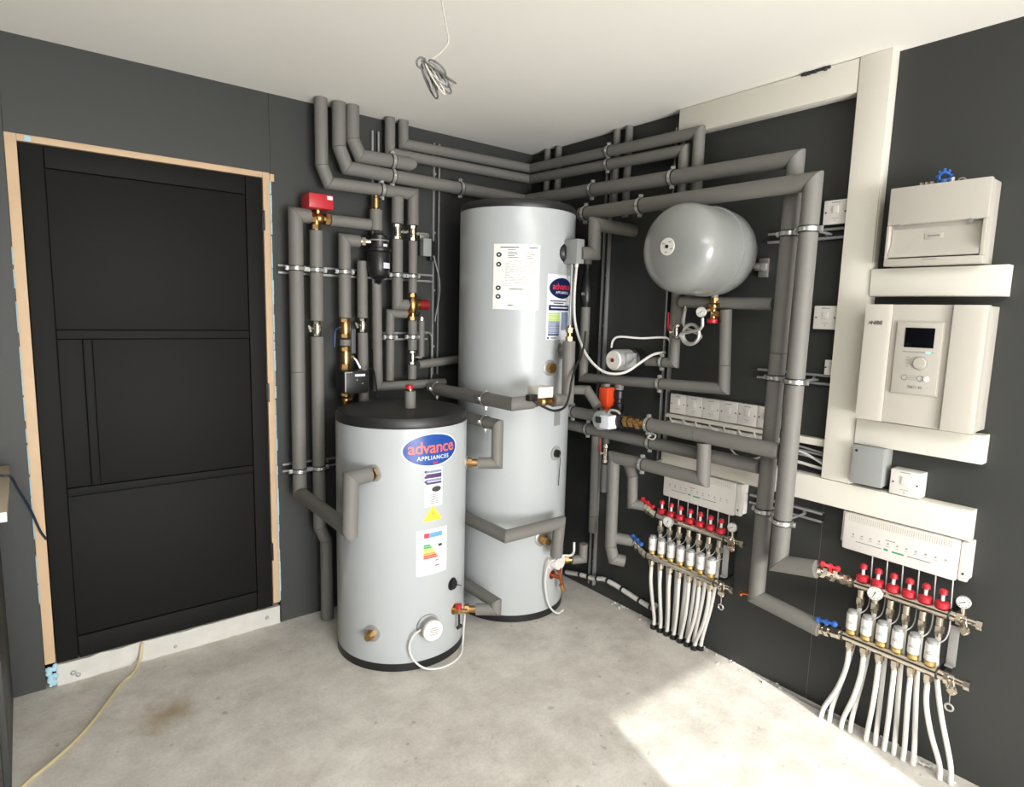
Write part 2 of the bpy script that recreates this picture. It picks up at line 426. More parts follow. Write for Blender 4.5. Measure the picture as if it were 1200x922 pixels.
def pipe(label, pts, r, clamps=(), group=None, wall='A', name='insulated_pipe', mt='insul', cuts=(), start_ring=False):
    pts = [V(p) for p in pts]
    lo = base_of(pts)
    t = thing(name, label, 'pipe', lo, group)
    n = len(pts); ds = [(pts[i+1]-pts[i]).normalized() for i in range(n-1)]
    for i in range(n-1):
        n0 = ds[0] if i == 0 else (ds[i-1]+ds[i]).normalized()
        n1 = ds[-1] if i == n-2 else (ds[i]+ds[i+1]).normalized()
        stops = [0]+[c for (k, c) in cuts if k == i]+[1]
        for a, c in zip(stops[:-1], stops[1:]):
            b = B()
            mitre_seg(b, pts[i].lerp(pts[i+1], a), pts[i].lerp(pts[i+1], c), n0 if a == 0 else ds[i], n1 if c == 1 else ds[i], r)
            b.out('insulation', mt, t)
    back, g0 = ((0, 1, 0), 1) if wall == 'A' else ((1, 0, 0), 0)
    for (i, val) in clamps:
        d = pts[i+1]-pts[i]; ax = max(range(3), key=lambda k: abs(d[k]))
        P = pts[i]+d*((val-pts[i][ax])/d[ax])
        if wall == 'F': clamp(t, P, d, (0, 0, -1), .050, r)
        elif ax == 0: clamp(t, P, d, (0, 1, 0), -P.y-.020, r)
        elif ax == 1: clamp(t, P, d, (1, 0, 0), -P.x-.020, r)
        else: clamp(t, P, d, back, (-P.y if wall == 'A' else -P.x)-.020, r)
    return t
GA = 'lagged pipes on the wall beside the door'
GB = 'lagged pipes on the wall of the manifolds'
GT = 'lagged pipes around the white cylinders'
yA = -.10
# --- wall with the door (far wall)
pipe('thick lagged pipe nearest the door, running down and out to the short cylinder',
     [(-1.345, yA, 1.893), (-1.409, yA, 1.893), (-1.413, yA, .650), (-1.413, -.655, .640), (-1.408, -.655, .846), (-1.322, -.632, .846)], .031,
     [(1, 1.664), (1, .757)], GA, cuts=[(1, .55)])
pipe('grey lagged pipe hanging below the red actuator, second from the door', [(-1.318, yA, 1.835), (-1.321, yA, 1.437)], .029, [(0, 1.662)], GA)
pipe('grey lagged pipe below the nickel ball valve, running down to the floor near the door', [(-1.321, yA, 1.366), (-1.322, yA, .47), (-1.291, yA, .40), (-1.291, yA, .004)], .029, [(0, .757)], GA)
pipe('short horizontal lagged pipe between red actuator valve and black filter', [(-1.255, yA, 1.887), (-1.062, yA, 1.887)], .026, (), GA)
pipe('short vertical lagged tee under the brass air vent', [(-1.03, yA, 1.957), (-1.03, yA, 1.862)], .030, (), GA)
pipe('grey lagged pipe left of the black filter, bent over the top and feeding brass valves', [(-1.115, yA, 1.806), (-1.187, yA, 1.806), (-1.188, yA, 1.452)], .028, [(1, 1.662)], GA)
pipe('grey lagged pipe behind the black filter bowl, above a nickel valve', [(-1.087, -.07, 1.72), (-1.087, -.07, 1.452)], .025, (), GA)
pipe('grey lagged pipe below the nickel valve, beside the black pump', [(-1.087, -.07, 1.383), (-1.08, -.07, .80)], .025, (), GA)
pipe('grey lagged pipe below the black filter, turning right behind the cylinder lid',
     [(-1.027, yA, 1.618), (-1.021, yA, 1.122), (-.640, yA, 1.122)], .023, (), GA)
pipe('lagged pipe with a blind top end left of the mixing valve riser', [(-.917, yA, 2.03), (-.918, yA, 1.907)], .029, (), GA)
pipe('lagged pipe turning right into the brass mixing valve', [(-.918, yA, 1.832), (-.918, yA, 1.521), (-.862, yA, 1.521)], .027, [(0, 1.662)], GA)
pipe('lagged pipe from the ceiling, lowest of three bends, ending above the mixing valve',
     [(-1.289, yA, 2.399), (-1.289, yA, 2.118), (-1.258, yA, 2.046), (-.833, yA, 2.056), (-.833, yA, 1.908)], .028, [(2, -1.0)], GA)
pipe('slim lagged pipe entering the top of the brass mixing valve', [(-.833, yA, 1.832), (-.833, yA, 1.580)], .022, [(0, 1.662)], GA)
pipe('lagged pipe bending down left of the mixing valve', [(-.868, yA, 1.476), (-.956, yA, 1.476), (-.957, yA, 1.149)], .021, [(1, 1.363)], GA)
pipe('lagged pipe straight below the brass mixing valve', [(-.833, yA, 1.445), (-.833, yA, 1.297)], .023, [(0, 1.363)], GA)
pipe('short lagged stub below the small nickel valve behind the cylinder', [(-.833, yA, 1.222), (-.833, yA, 1.150)], .022, (), GA)
pipe('thin lagged pipe just right of the mixing valve outlet', [(-.781, yA, 1.447), (-.781, yA, 1.262)], .016, (), GA)
pipe('dark short lagged pipe running behind the tall cylinder at half height', [(-.80, yA, 1.222), (-.545, yA, 1.243)], .022, (), GA)
pipe('lagged pipe from the ceiling, middle of three bends, running round the room corner',
     [(-1.208, yA, 2.399), (-1.208, yA, 2.210), (-1.172, yA, 2.125), (-.125, yA, 2.118), (-.125, -1.645, 2.078), (-.125, -1.631, .395), (-.125, -1.885, .372)], .031,
     [(2, -.945), (2, -.56), (3, -.62), (3, -1.10)], GB, wall='A', cuts=[(4, .42)])
pipe('short lagged pipe from the ceiling, uppermost of the three bends, ending in a blunt elbow', [(-1.144, yA, 2.399), (-1.144, yA, 2.254), (-1.108, yA, 2.187), (-.862, yA, 2.193), (-.866, -.055, 2.193)], .031, [(2, -.945)], GA)
pipe('slim lagged pipe from the ceiling into the lower of the twin runs round the corner',
     [(-.937, -.06, 2.399), (-.937, -.06, 2.238), (-.065, -.06, 2.246), (-.065, -1.108, 2.215), (-.065, -1.118, 1.462)], .025, [(2, -.66), (3, -.60), (3, -1.03)], GA, cuts=[(3, .6)])
pipe('slim lagged pipe from the ceiling into the upper of the twin runs round the corner',
     [(-.866, -.06, 2.399), (-.866, -.06, 2.292), (-.065, -.06, 2.304), (-.065, -1.178, 2.276), (-.065, -1.187, 1.585)], .025, [(2, -.66), (3, -.60), (3, -1.03)], GA)
# --- wall of the manifolds (right wall)
G4 = 'pairs of slim risers behind the high pipe runs'
for y, zb, lb in ((-.155, 1.3, 'slim dark riser near the room corner, left one of its pair'), (-.246, 1.3, 'slim dark riser near the room corner, right one of its pair'),
                  (-.668, 1.99, 'slim lagged riser from the ceiling above the pump, left one of its pair'), (-.746, 1.97, 'slim lagged riser from the ceiling above the pump, right one of its pair')):
    pipe(lb, [(-.020, y, 2.399), (-.020, y, zb)], .0185, (), G4, 'B')
pipe('front lagged pipe over the vessel, dropping to the red valve of right manifold',
     [(-.19, -.612, 1.982), (-.19, -1.748, 1.974), (-.19, -1.744, .590), (-.19, -1.884, .617)], .032,
     [(0, -.645), (0, -.985), (1, 1.812), (1, 1.277), (1, .752)], GB, 'B', cuts=[(1, .5)])
t = bpy.data.objects.get('insulated_pipe.020') # (clamps of the rear riser are added below)
pipe('bent lagged pipe rising from the grey sensor box and turning into the wall', [(-.335, -.765, 1.775), (-.258, -.78, 1.779), (-.262, -.78, 1.912), (-.004, -.792, 1.905)], .030, (), GB, 'B')
pipe('lagged pipe under the black fitting, along below the pump and up to the safety group',
     [(-.10, -.580, 1.535), (-.10, -.582, 1.172), (-.10, -1.405, 1.207), (-.10, -1.388, 1.532)], .024, [(1, -1.075)], GB, 'B', cuts=[(2, .3)])
pipe('horizontal lagged pipe under the grey vessel, running right into the tall riser', [(-.10, -1.165, 1.562), (-.10, -1.592, 1.556)], .024, (), GB, 'B', cuts=[(0, .45)])
pipe('slim lagged pipe under the red lever, turning left into the pump', [(-.065, -1.120, 1.402), (-.065, -1.121, 1.290), (-.065, -.955, 1.287)], .022, [(1, -1.055)], GB, 'B')
pipe('lagged pipe from tall cylinder to the grey valve head, upper of two', [(-.19, -.585, 1.004), (-.19, -.845, 1.008)], .028, [(0, -.612)], GB, 'B')
pipe('lagged pipe right of the brass coupling, running across to the tall front riser', [(-.19, -1.085, 1.016), (-.19, -1.71, 1.013)], .030, [(0, -1.097)], GB, 'B', cuts=[(0, .42)])
pipe('lagged tee piece hanging between two horizontal pipes above the left manifold', [(-.19, -1.388, .986), (-.19, -1.395, .832), (-.19, -1.05, .829)], .028, [(1, -1.075)], GB, 'B')
pipe('lagged pipe running behind from tall cylinder to the rear riser, lower of two', [(-.125, -.49, .917), (-.125, -1.60, .921)], .028, [(0, -.66), (0, -1.06)], GB, 'B')
pipe('lagged drop pipe with a blunt foot beside the left manifold', [(-.19, -1.05, .829), (-.19, -.902, .826), (-.19, -.908, .385), (-.19, -.93, .33), (-.15, -.965, .32)], .028, (), GB, 'B')
pipe('short lagged pipe feeding the blue valve of left manifold', [(-.175, -.91, .428), (-.12, -.985, .421)], .027, (), GB, 'B')
pipe('short lagged drop bending into the red valve of left manifold', [(-.12, -.925, .80), (-.12, -.962, .735), (-.12, -.968, .603), (-.09, -1.018, .601)], .025, (), GB, 'B')
pipe('slim lagged riser in the gap right of the tall cylinder', [(-.10, -.692, .885), (-.10, -.70, .375)], .022, (), GB, 'B', cuts=[(0, .83)])
pipe('small lagged elbow at the lower right port of tall cylinder', [(-.26, -.712, .265), (-.20, -.735, .265), (-.20, -.735, .345)], .022, (), GB, 'B')
pipe('dim lagged elbow beside the orange actuator', [(-.25, -.615, 1.122), (-.20, -.715, 1.128), (-.20, -.79, 1.055)], .023, (), GB, 'B')
pipe('short lagged stub above the orange actuator', [(-.14, -.785, 1.165), (-.14, -.786, 1.148)], .018, (), GB, 'B')
pipe('short lagged stub above the black check valve', [(-.10, -.832, 1.165), (-.10, -.832, 1.137)], .022, (), GB, 'B')
# --- pipes around the cylinders
xg = -.747
pipe('lagged pipe at waist height across the tall cylinder, ending at the white actuator',
     [(xg, -.145, 1.104), (xg, -.812, 1.110), (-.636, -.812, 1.112)], .030, [(0, -.20), (0, -.62)], GT, 'F')
pipe('lagged pipe looping back down to the upper right port of the short cylinder',
     [(xg, -.40, 1.000), (xg, -.712, 1.004), (xg, -.712, .832), (-.812, -.660, .830)], .026, [(0, -.62)], GT, 'F')
pipe('lagged pipe wrapping the front of the tall cylinder below its middle',
     [(xg, -.30, .512), (xg, -.790, .516), (-.425, -.790, .516), (-.425, -.775, .345)], .029, (), GT, 'A')
pipe('lowest lagged pipe between the cylinders, doubling back to the short one',
     [(xg, -.30, .182), (xg, -.728, .182), (xg, -.728, .150), (-.815, -.668, .146)], .027, (), GT, 'A')
pipe('upright lagged pipe at the front right of tall cylinder, above the white actuator',
     [(-.518, -.812, 1.110), (-.424, -.812, 1.110), (-.412, -.795, 1.375)], .029, (), GT, 'A')

# ------------------------------------------------------------------ strut channel
def strut(label, a, c, width_axis, back, group='zinc channel rails', w_=.040, dep=.021, mt='zincd'):
    a, c = V(a), V(c); L = (c-a); d = L.normalized(); wv = V(width_axis); bk = V(back)
    b = B()
    def bar(w0, w1, d0, d1, mi=0):
        vs_ = [P+wv*ww-bk*dd for P in (a, c) for ww in (w0, w1) for dd in (d0, d1)]
        b.add(vs_, [(0,1,3,2),(4,6,7,5),(0,4,5,1),(2,3,7,6),(0,2,6,4),(1,5,7,3)], mi)
    h = w_/2
    bar(-h, h, .0003, .002, 1); bar(-h, -h+.002, .002, dep); bar(h-.002, h, .002, dep)
    bar(-h+.002, -h+.009, dep-.002, dep); bar(h-.009, h-.002, dep-.002, dep)
    t = thing('strut_channel', label, 'rail', base_of(b.v), group)
    b.out('channel', [mt, 'slotshade'], t)
    bb = B(); n = max(2, int(L.length/.25))
    for i in range(n):
        P = a+L*((i+.5)/n)-bk*.002
        bb.cyl(P, P-bk*.005, .007, n=6)
        bb.out('fixing_bolt', 'zinc', t); bb = B()
    return t
yv = (0, 1, 0); xv = (1, 0, 0); zv = (0, 0, 1)
strut('upper horizontal zinc rail behind the row of pipes beside the door', (-1.462, 0, 1.662), (-.672, 0, 1.662), zv, yv)
strut('short horizontal zinc rail behind the mixing valve pipes', (-1.005, 0, 1.363), (-.70, 0, 1.363), zv, yv)
strut('low horizontal zinc rail beside the door, disappearing behind the short cylinder', (-1.462, 0, .757), (-1.17, 0, .757), zv, yv)
strut('vertical zinc rail hanging above the black filter', (-.992, 0, 1.30), (-.992, 0, 2.335), xv, yv)
strut('vertical zinc rail just left of the tall cylinder', (-.652, 0, 1.16), (-.652, 0, 2.34), xv, yv)
strut('vertical zinc rail right of the tall cylinder, full height', (0, -.625, .04), (0, -.625, 2.335), yv, xv)
strut('vertical zinc rail behind the grey vessel and the pump', (0, -1.04, .82), (0, -1.04, 2.335), yv, xv)
strut('uppermost short horizontal rail under the top switch', (0, -1.500, 1.815), (0, -1.80, 1.815), zv, xv)
strut('middle short horizontal rail between the tall risers and white trunking', (0, -1.500, 1.278), (0, -1.80, 1.278), zv, xv)
strut('lowest short horizontal rail under the long white trunking', (0, -1.510, .752), (0, -1.81, .752), zv, xv)
rear = [o for o in C.objects if o.get('label', '').startswith('lagged pipe from the ceiling, middle')][0]
for z in (1.812, 1.277, .752):
    P = V((-.125, -1.645, 2.078)).lerp(V((-.125, -1.631, .395)), (2.078-z)/(2.078-.395))
    clamp(rear, P, (0, 0, 1), (1, 0, 0), .105, .031)

# ------------------------------------------------------------------ valves and fittings
def ball_valve(label, P, axis, ln, r, mt='chrome', lever=None, lmat='black', lpts=None, name='ball_valve', group='valves on the pipework'):
    P = V(P); d = V(axis).normalized(); b = B()
    b.lathe([(-ln/2, r*.72), (-ln/2+.004, r*.8), (-ln*.28, r*.8), (-ln*.26, r*1.02), (0, r*1.12), (ln*.26, r*1.02), (ln*.28, r*.8), (ln/2-.004, r*.8), (ln/2, r*.72)], P, d, 14)
    t = thing(name, label, 'valve', base_of(b.v), group)
    b.out('valve_body', mt, t)
    for s in (-1, 1):
        B().hexn(P+d*s*ln*.30, P+d*s*ln*.46, r*1.1).out('union_nut', mt, t)
    if lever is not None:
        lv = V(lever); q = P+lv.normalized()*(r+.012)
        bb = B(); bb.cyl(P, q, .006, n=8); bb.hexn(q-lv.normalized()*.006, q+lv.normalized()*.002, .009)
        bb.out('spindle', mt, t)
        if lpts:
            bb = B(); bb.tube([q]+[q+V(x) for x in lpts], .0055, 6, 0, 0); bb.out('lever', lmat, t)
    return t
ball_valve('nickel valve in the pipe below the red actuator', (-1.321, yA, 1.401), zv, .072, .019, 'chrome', (-1, -.3, 0), 'zinc', [(-.012, -.004, .012), (-.006, -.01, -.014)])
ball_valve('nickel valve left of the lower filter bowl', (-1.087, -.07, 1.417), zv, .07, .017, 'chrome', (-1, -.3, 0), 'zinc', [(-.012, -.004, .01), (-.004, -.01, -.012)])
ball_valve('nickel valve under the blind lagged pipe', (-.918, yA, 1.869), zv, .076, .017, 'chrome', (1, -.6, 0), 'zinc', [(.016, -.004, 0), (.022, -.004, .004)])
ball_valve('nickel valve above the slim mixing valve riser', (-.833, yA, 1.870), zv, .076, .017, 'chrome', (1, -.2, 0), 'zinc', [(.02, 0, .002), (.05, 0, .002)])
ball_valve('small nickel valve below the mixing valve, behind the cylinder lid', (-.833, yA, 1.259), zv, .074, .016, 'chrome', (1, -.6, 0), 'zinc', [(.014, -.004, 0), (.02, -.004, .002)])
ball_valve('brass valve with navy lever in the pipe above the black pump', (-1.188, yA, 1.405), zv, .094, .023, 'brass', (-1, -.3, 0), 'navy', [(-.02, -.01, -.006), (-.026, -.012, -.03), (-.028, -.012, -.085)])
ball_valve('brass valve with pale lever just above the black pump', (-1.187, yA, 1.268), zv, .104, .023, 'brass', (1, -.4, 0), 'zinc', [(.010, -.01, -.012), (.03, -.012, -.05)])
b = B(); b.lathe([(-.014, .022), (-.014, .026), (.014, .026), (.014, .022)], (-1.188, yA, 1.338), zv, 18)
tag(b.out('foam_cuff', 'insul'), 'short grey foam cuff between two brass valves above the pump', 'cuff')
b = B(); b.box((-1.150, -.085, 1.285), (-1.128, -.079, 1.400), .002)
tag(b.out('valve_key_plate', 'slateplate'), 'flat slate grey plate hanging beside the brass valves', 'plate')
# red actuator valve at the top left
t = thing('motorised_valve', 'brass three way valve with a red actuator box beside the door', 'valve', (-1.311, yA, 1.835))
b = B(); b.cyl((-1.345, yA, 1.889), (-1.255, yA, 1.887), .017); b.sphere((-1.305, yA, 1.888), .026); b.cyl((-1.316, yA, 1.888), (-1.318, yA, 1.835), .017)
b.out('valve_body', 'brass', t)
B().hexn((-1.345, yA, 1.889), (-1.328, yA, 1.889), .023).out('union_nut', 'brass', t)
B().hexn((-1.278, yA, 1.888), (-1.258, yA, 1.887), .026).out('union_nut', 'brass', t)
B().hexn((-1.317, yA, 1.858), (-1.318, yA, 1.838), .023).out('union_nut', 'brass', t)
B().cyl((-1.310, yA, 1.908), (-1.312, yA-.004, 1.925), .014).out('actuator_neck', 'brass', t)
a = B().box((-1.372, -.165, 1.922), (-1.262, -.060, 1.985), .008).out('actuator_box', 'red', t)
B().box((-1.292, -.1665, 1.962), (-1.268, -.1645, 1.978)).out('actuator_label', 'stickwhite', a)
# brass air vent
t = thing('air_vent', 'small upright brass air vent above the lagged tee', 'vent', (-1.03, yA, 1.957))
b = B(); b.lathe([(0, .010), (.008, .010), (.010, .017), (.055, .017), (.060, .012), (.066, .012), (.068, .006), (.078, .006)], (-1.03, yA, 1.955), zv, 16); b.out('vent_body', 'brass', t)
b = B(); b.cyl((-1.018, yA-.012, 2.008), (-1.013, yA-.02, 2.008), .004, n=8); b.out('vent_screw', 'black', t)
# black magnetic filter
FX, FY = -1.027, -.122
t = thing('magnetic_filter', 'black bowl shaped filter with white labels in the pipework beside the door', 'filter', (FX, FY, 1.60))
b = B(); b.lathe([(0, .012), (.008, .018), (.014, .034), (.03, .046), (.06, .053), (.128, .053), (.134, .050)], (FX, FY, 1.628), zv, 24); b.out('filter_bowl', 'black', t)
b = B(); b.lathe([(0, .050), (.004, .057), (.016, .057), (.02, .046), (.06, .044), (.066, .047), (.075, .047), (.078, .03), (.088, .024)], (FX, FY, 1.762), zv, 24); b.out('filter_head', 'black', t)
b = B(); b.torus((FX, FY, 1.815), zv, .045, .0035, 20, 6); b.out('clamp_band', 'zinc', t)
def fcyl(u, v): return V((FX+.0545*math.sin(u/.0545), FY-.0545*math.cos(u/.0545), 1.70+v))
b = B(); grid_geo(b, -.002, .040, -.014, .012, fcyl, 0, 8); b.out('filter_label', 'stickwhite', t)
def fcyl2(u, v): return V((FX+.0475*math.sin(u/.0475), FY-.0475*math.cos(u/.0475), 1.792+v))
b = B(); grid_geo(b, 0, .024, -.006, .006, fcyl2, 0, 8); b.out('filter_label', 'stickwhite', t)
b = B(); b.cyl((FX-.085, yA-.004, 1.806), (FX-.035, FY+.004, 1.806), .014, n=12); b.hexn((FX-.078, yA-.004, 1.806), (FX-.062, yA-.006, 1.806), .020); b.out('inlet_union', 'chrome', t)
b = B(); b.cyl((FX, FY+.01, 1.838), (FX-.003, yA, 1.864), .013); b.out('outlet_union', 'chrome', t)
b = B(); b.cyl((FX, FY, 1.630), (FX, yA-.006, 1.612), .013); b.out('drain_plug', 'black', t)
# brass mixing valve
t = thing('mixing_valve', 'brass mixing valve with a dark red knob in front of the zinc rail', 'valve', (-.833, yA, 1.44))
b = B(); b.cyl((-.833, yA, 1.58), (-.833, yA, 1.445), .014); b.lathe([(0, .012), (.01, .016), (.03, .024), (.055, .026), (.075, .018), (.09, .012)], (-.833, yA, 1.475), zv, 14)
b.cyl((-.866, yA, 1.521), (-.833, yA, 1.521), .015); b.cyl((-.870, yA, 1.477), (-.833, yA, 1.477), .013); b.out('valve_body', 'brass', t)
for z in (1.568, 1.455): B().hexn((-.833, yA, z-.008), (-.833, yA, z+.008), .020).out('union_nut', 'brass', t)
B().hexn((-.862, yA, 1.477), (-.846, yA, 1.477), .018).out('union_nut', 'copper', t)
b = B(); b.lathe([(0, .022), (.012, .022), (.014, .018), (.024, .018)], (-.815, yA, 1.523), xv, 14); b.out('bonnet', 'brass', t)
b = B(); b.lathe([(0, .019), (.006, .025), (.044, .025), (.046, .018), (.052, .014)], (-.792, yA, 1.524), xv, 16); b.out('knob', 'darkred', t)
b = B(); b.cyl((-.815, -.115, 1.478), (-.806, -.122, 1.474), .010, n=8); b.out('test_point', 'black', t)
b = B(); b.cyl((-.781, yA, 1.447), (-.781, yA, 1.458), .010, n=10); b.sphere((-.781, yA, 1.459), .010, 10)
tag(b.out('end_cap', 'chrome'), 'small nickel cap on the thin lagged pipe right of the mixing valve', 'cap')
# black circulating pump on the far wall
t = thing('circulating_pump', 'square black pump with a white strip, below the brass valves', 'pump', (-1.18, -.14, 1.05))
B().box((-1.238, -.205, 1.108), (-1.118, -.105, 1.212), .012).out('pump_head', 'black', t)
b = B(); b.lathe([(0, .05), (.03, .05), (.04, .04)], (-1.188, -.112, 1.165), (0, 1, 0), 20); b.out('volute', 'black', t)
b = B(); b.box((-1.187, -.207, 1.188), (-1.138, -.204, 1.199)); b.out('name_strip', 'stickwhite', t)
b = B(); b.box((-1.236, -.2065, 1.120), (-1.230, -.2045, 1.208)); b.box((-1.236, -.2065, 1.206), (-1.2, -.2045, 1.210)); b.out('trim_line', 'zinc', t)
b = B(); b.sphere((-1.177, -.2055, 1.172), .005, 8); b.sphere((-1.150, -.2055, 1.155), .004, 8); b.out('indicator', 'zinc', t)
b = B(); b.cyl((-1.188, yA, 1.212), (-1.188, yA, 1.222), .026, n=6); b.out('upper_union', 'brass', t)
b = B(); b.cyl((-1.188, yA, 1.112), (-1.19, yA, 1.04), .016); b.cyl((-1.189, yA, 1.105), (-1.189, yA, 1.088), .026, n=6); b.sphere((-1.19, yA-.006, 1.066), .022); b.cyl((-1.19, yA, 1.068), (-1.165, yA-.02, 1.075), .010, n=10); b.out('lower_valve', 'brass', t)
b = B(); b.tube([(-1.125, -.16, 1.19), (-1.09, -.15, 1.215), (-1.06, -.13, 1.205), (-1.045, -.12, 1.16), (-1.035, -.12, 1.08), (-1.05, -.13, 1.06)], .004)
tag(b.out('pump_cable', 'blackcable'), 'thin black cable arching from the square black pump', 'cable')
# small sensor box and its cable
t = thing('sensor_box', 'small flat grey sensor box on the vertical rail left of tall cylinder', 'box', (-.727, -.03, 1.765))
B().box((-.752, -.065, 1.77), (-.706, -.022, 1.858), .003).out('box_body', 'greybox', t)
B().box((-.702, -.05, 1.75), (-.676, -.022, 1.85), .003).out('terminal_block', 'black', t)
B().box((-.752, -.03, 1.85), (-.700, -.022, 1.885), .002).out('bracket', 'zinc', t)
b = B(); b.tube([(-.690, -.06, 1.775), (-.672, -.06, 1.72), (-.655, -.06, 1.66), (-.648, -.055, 1.60), (-.655, -.05, 1.53), (-.666, -.045, 1.46), (-.668, -.045, 1.44)], .0035)
tag(b.out('sensor_cable', 'cablegrey'), 'pale grey cable hanging from small sensor box', 'cable')
b = B(); b.tube([(-.74, -.035, 1.385), (-.705, -.035, 1.382), (-.682, -.035, 1.36), (-.680, -.035, 1.25), (-.682, -.035, 1.13)], .0045)
tag(b.out('earth_cable', 'cablegrey'), 'grey cable bent over the short rail end left of tall cylinder', 'cable')

# ------------------------------------------------------------------ cylinders
def tank(name, label, cx, cy, R, h, lid_h):
    t = thing(name, label, 'water cylinder', (cx, cy, 0), 'white hot water cylinders')
    b = B(); b.lathe([(0, R-.012), (0, R+.001), (.034, R+.001), (.034, R-.012)], (cx, cy, 0), zv, 72); b.out('base_ring', 'black', t)
    b = B(); b.lathe([(.030, R-.002), (.034, R), (h, R), (h+.001, R-.01)], (cx, cy, 0), zv, 96); b.out('shell', 'white', t)
    b = B(); b.lathe([(h, R-.01), (h, R-.001), (h+.006, R+.0015), (h+lid_h-.014, R-.001), (h+lid_h-.004, R-.008), (h+lid_h, R-.022), (h+lid_h+.004, R*.5), (h+lid_h+.005, .001)], (cx, cy, 0), zv, 72)
    b.out('lid', 'lidblack', t)
    def surf(adeg, off=.0008):
        def fn(u, v, z0=0):
            a = math.radians(adeg)+u/R
            return V((cx+(R+off)*math.cos(a), cy+(R+off)*math.sin(a), v))
        return fn
    def dirn(adeg): a = math.radians(adeg); return V((math.cos(a), math.sin(a), 0))
    def at(adeg, z, off=0): return V((cx, cy, z))+dirn(adeg)*(R+off)
    return t, surf, dirn, at
ts, sS, dS, aS = tank('hot_water_cylinder', 'short white cylinder with black lid, standing in front', -1.076, -.449, .284, 1.026, .045)
tt, sT, dT, aT = tank('hot_water_cylinder', 'tall white cylinder standing in the room corner', -.421, -.41, .283, 1.968, .040)
def port(t, at, d, a, z, r=.026, ln=.05, mt='greybox', seat=.034):
    P = at(a, z, -.004); D = d(a)
    b = B(); b.lathe([(0, seat), (.006, seat), (.008, seat-.004), (.008, r*.7)], P, D, 20); b.out('port_seal', 'zincd', t)
    b = B(); b.cyl(P, P+D*ln, r*.62, n=14); b.hexn(P+D*.012, P+D*.030, r*.85); return b.out('port', mt, t)
# short cylinder: logo
b = B(); z0 = .937
f0 = sS(-93, .0006); f1 = sS(-93, .0012); f2 = sS(-93, .0022)
disc_geo(b, 0, z0, .130, .069, f0, 0, 40, 6); disc_geo(b, 0, z0, .124, .064, f1, 1, 40, 6)
text_geo(b, 'advance', .070, lambda u, v: f2(u+.002, z0-.012+v), 2, 'CENTER', .0007, .94)
text_geo(b, 'APPLIANCES', .0235, lambda u, v: f2(u+.006, z0-.040+v), 3, 'CENTER', .0004, 1.15)
text_geo(b, 'Ltd', .016, lambda u, v: f2(u+.012, z0-.058+v), 4, 'CENTER', .0006)
b.out('logo_sticker', ['stickwhite', 'stickblue', 'stickorange', 'stickwhite', 'stickred'], ts, sharp=3)
b = B(); f0 = sS(-91.5, .0006); f1 = sS(-91.5, .0012)
grid_geo(b, -.042, .042, .70, .862, f0, 0)
for i, (za, zb, mi) in enumerate(((.842, .852, 2), (.820, .838, 1), (.806, .816, 2), (.794, .803, 1))): grid_geo(b, -.036, .036, za, zb, f1, mi)
for zc in (.848, .825, .806): disc_geo(b, -.036, zc, .007, .006, f1, 1, 10, 1)
disc_geo(b, .012, .772, .022, .012, f1, 3, 20, 2)
for k in range(6): grid_geo(b, -.018, .020, .712+k*.007, .715+k*.007, f1, 4)
b.out('info_label', ['stickwhite', 'purple', 'stickgrey', 'ink', 'inklight'], ts, sharp=3)
b = B(); f0 = sS(-92.4, .0008); f1 = sS(-92.4, .0014)
tri = [(-.045, .640), (.045, .640), (.0, .704)]
vs_ = []; n = 8
for j in range(n+1):
    for i in range(n+1-j):
        a = i/n; c = j/n; vs_.append(f0(tri[0][0]+(tri[1][0]-tri[0][0])*a+(tri[2][0]-tri[0][0])*c, tri[0][1]+(tri[2][1]-tri[0][1])*c))
idx = {}; k = 0
for j in range(n+1):
    for i in range(n+1-j): idx[(i, j)] = k; k += 1
fs = []
for j in range(n):
    for i in range(n-j):
        fs.append((idx[(i, j)], idx[(i+1, j)], idx[(i, j+1)]))
        if i+j < n-1: fs.append((idx[(i+1, j)], idx[(i+1, j+1)], idx[(i, j+1)]))
b.add(vs_, fs, 0)
bolt = [(.006, .690), (-.008, .668), (.001, .669), (-.006, .648), (.011, .673), (.002, .672)]
b.add([f1(*p) for p in bolt], [(0, 1, 2, 5), (2, 3, 4, 5)], 1)
b.out('warning_triangle', ['yellow', 'e4'], ts, sharp=3)
b = B(); f0 = sS(-92, .0006); f1 = sS(-92, .0013); f2 = sS(-92, .0018)
grid_geo(b, -.072, .072, .408, .604, f0, 0)
grid_geo(b, -.040, .045, .568, .588, f1, 1); grid_geo(b, -.040, -.018, .568, .588, f2, 8)
for k, mi in enumerate((2, 2, 3, 4, 5, 6, 6)): grid_geo(b, -.042, -.012+.006*k, .540-.009*k-.0075, .540-.009*k, f1, mi)
grid_geo(b, .026, .045, .523, .534, f1, 7); grid_geo(b, .010, .028, .463, .468, f1, 9); grid_geo(b, .010, .032, .440, .446, f1, 9)
for zc in (.456, .432, .555): grid_geo(b, -.045, .045, zc, zc+.0012, f1, 9)
grid_geo(b, -.049, -.048, .42, .56, f1, 9, 1); grid_geo(b, .050, .051, .42, .56, f1, 9, 1)
b.out('energy_label', ['stickwhite', 'lblue', 'e1', 'e2', 'e3', 'e4', 'e5', 'ink', 'stickred', 'inklight'], ts, sharp=3)
port(ts, aS, dS, -141.5, .846, .03, .03, 'brass', .036)
port(ts, aS, dS, -38, .830, .026, .055, 'brass', .032)
port(ts, aS, dS, -40, .146, .026, .060, 'brass', .032)
b = B(); P = aS(-143.5, .163, -.004); D = dS(-143.5)
b.lathe([(0, .036), (.006, .036), (.008, .03), (.009, .012)], P, D, 20); b.out('port_seal', 'zincd', ts)
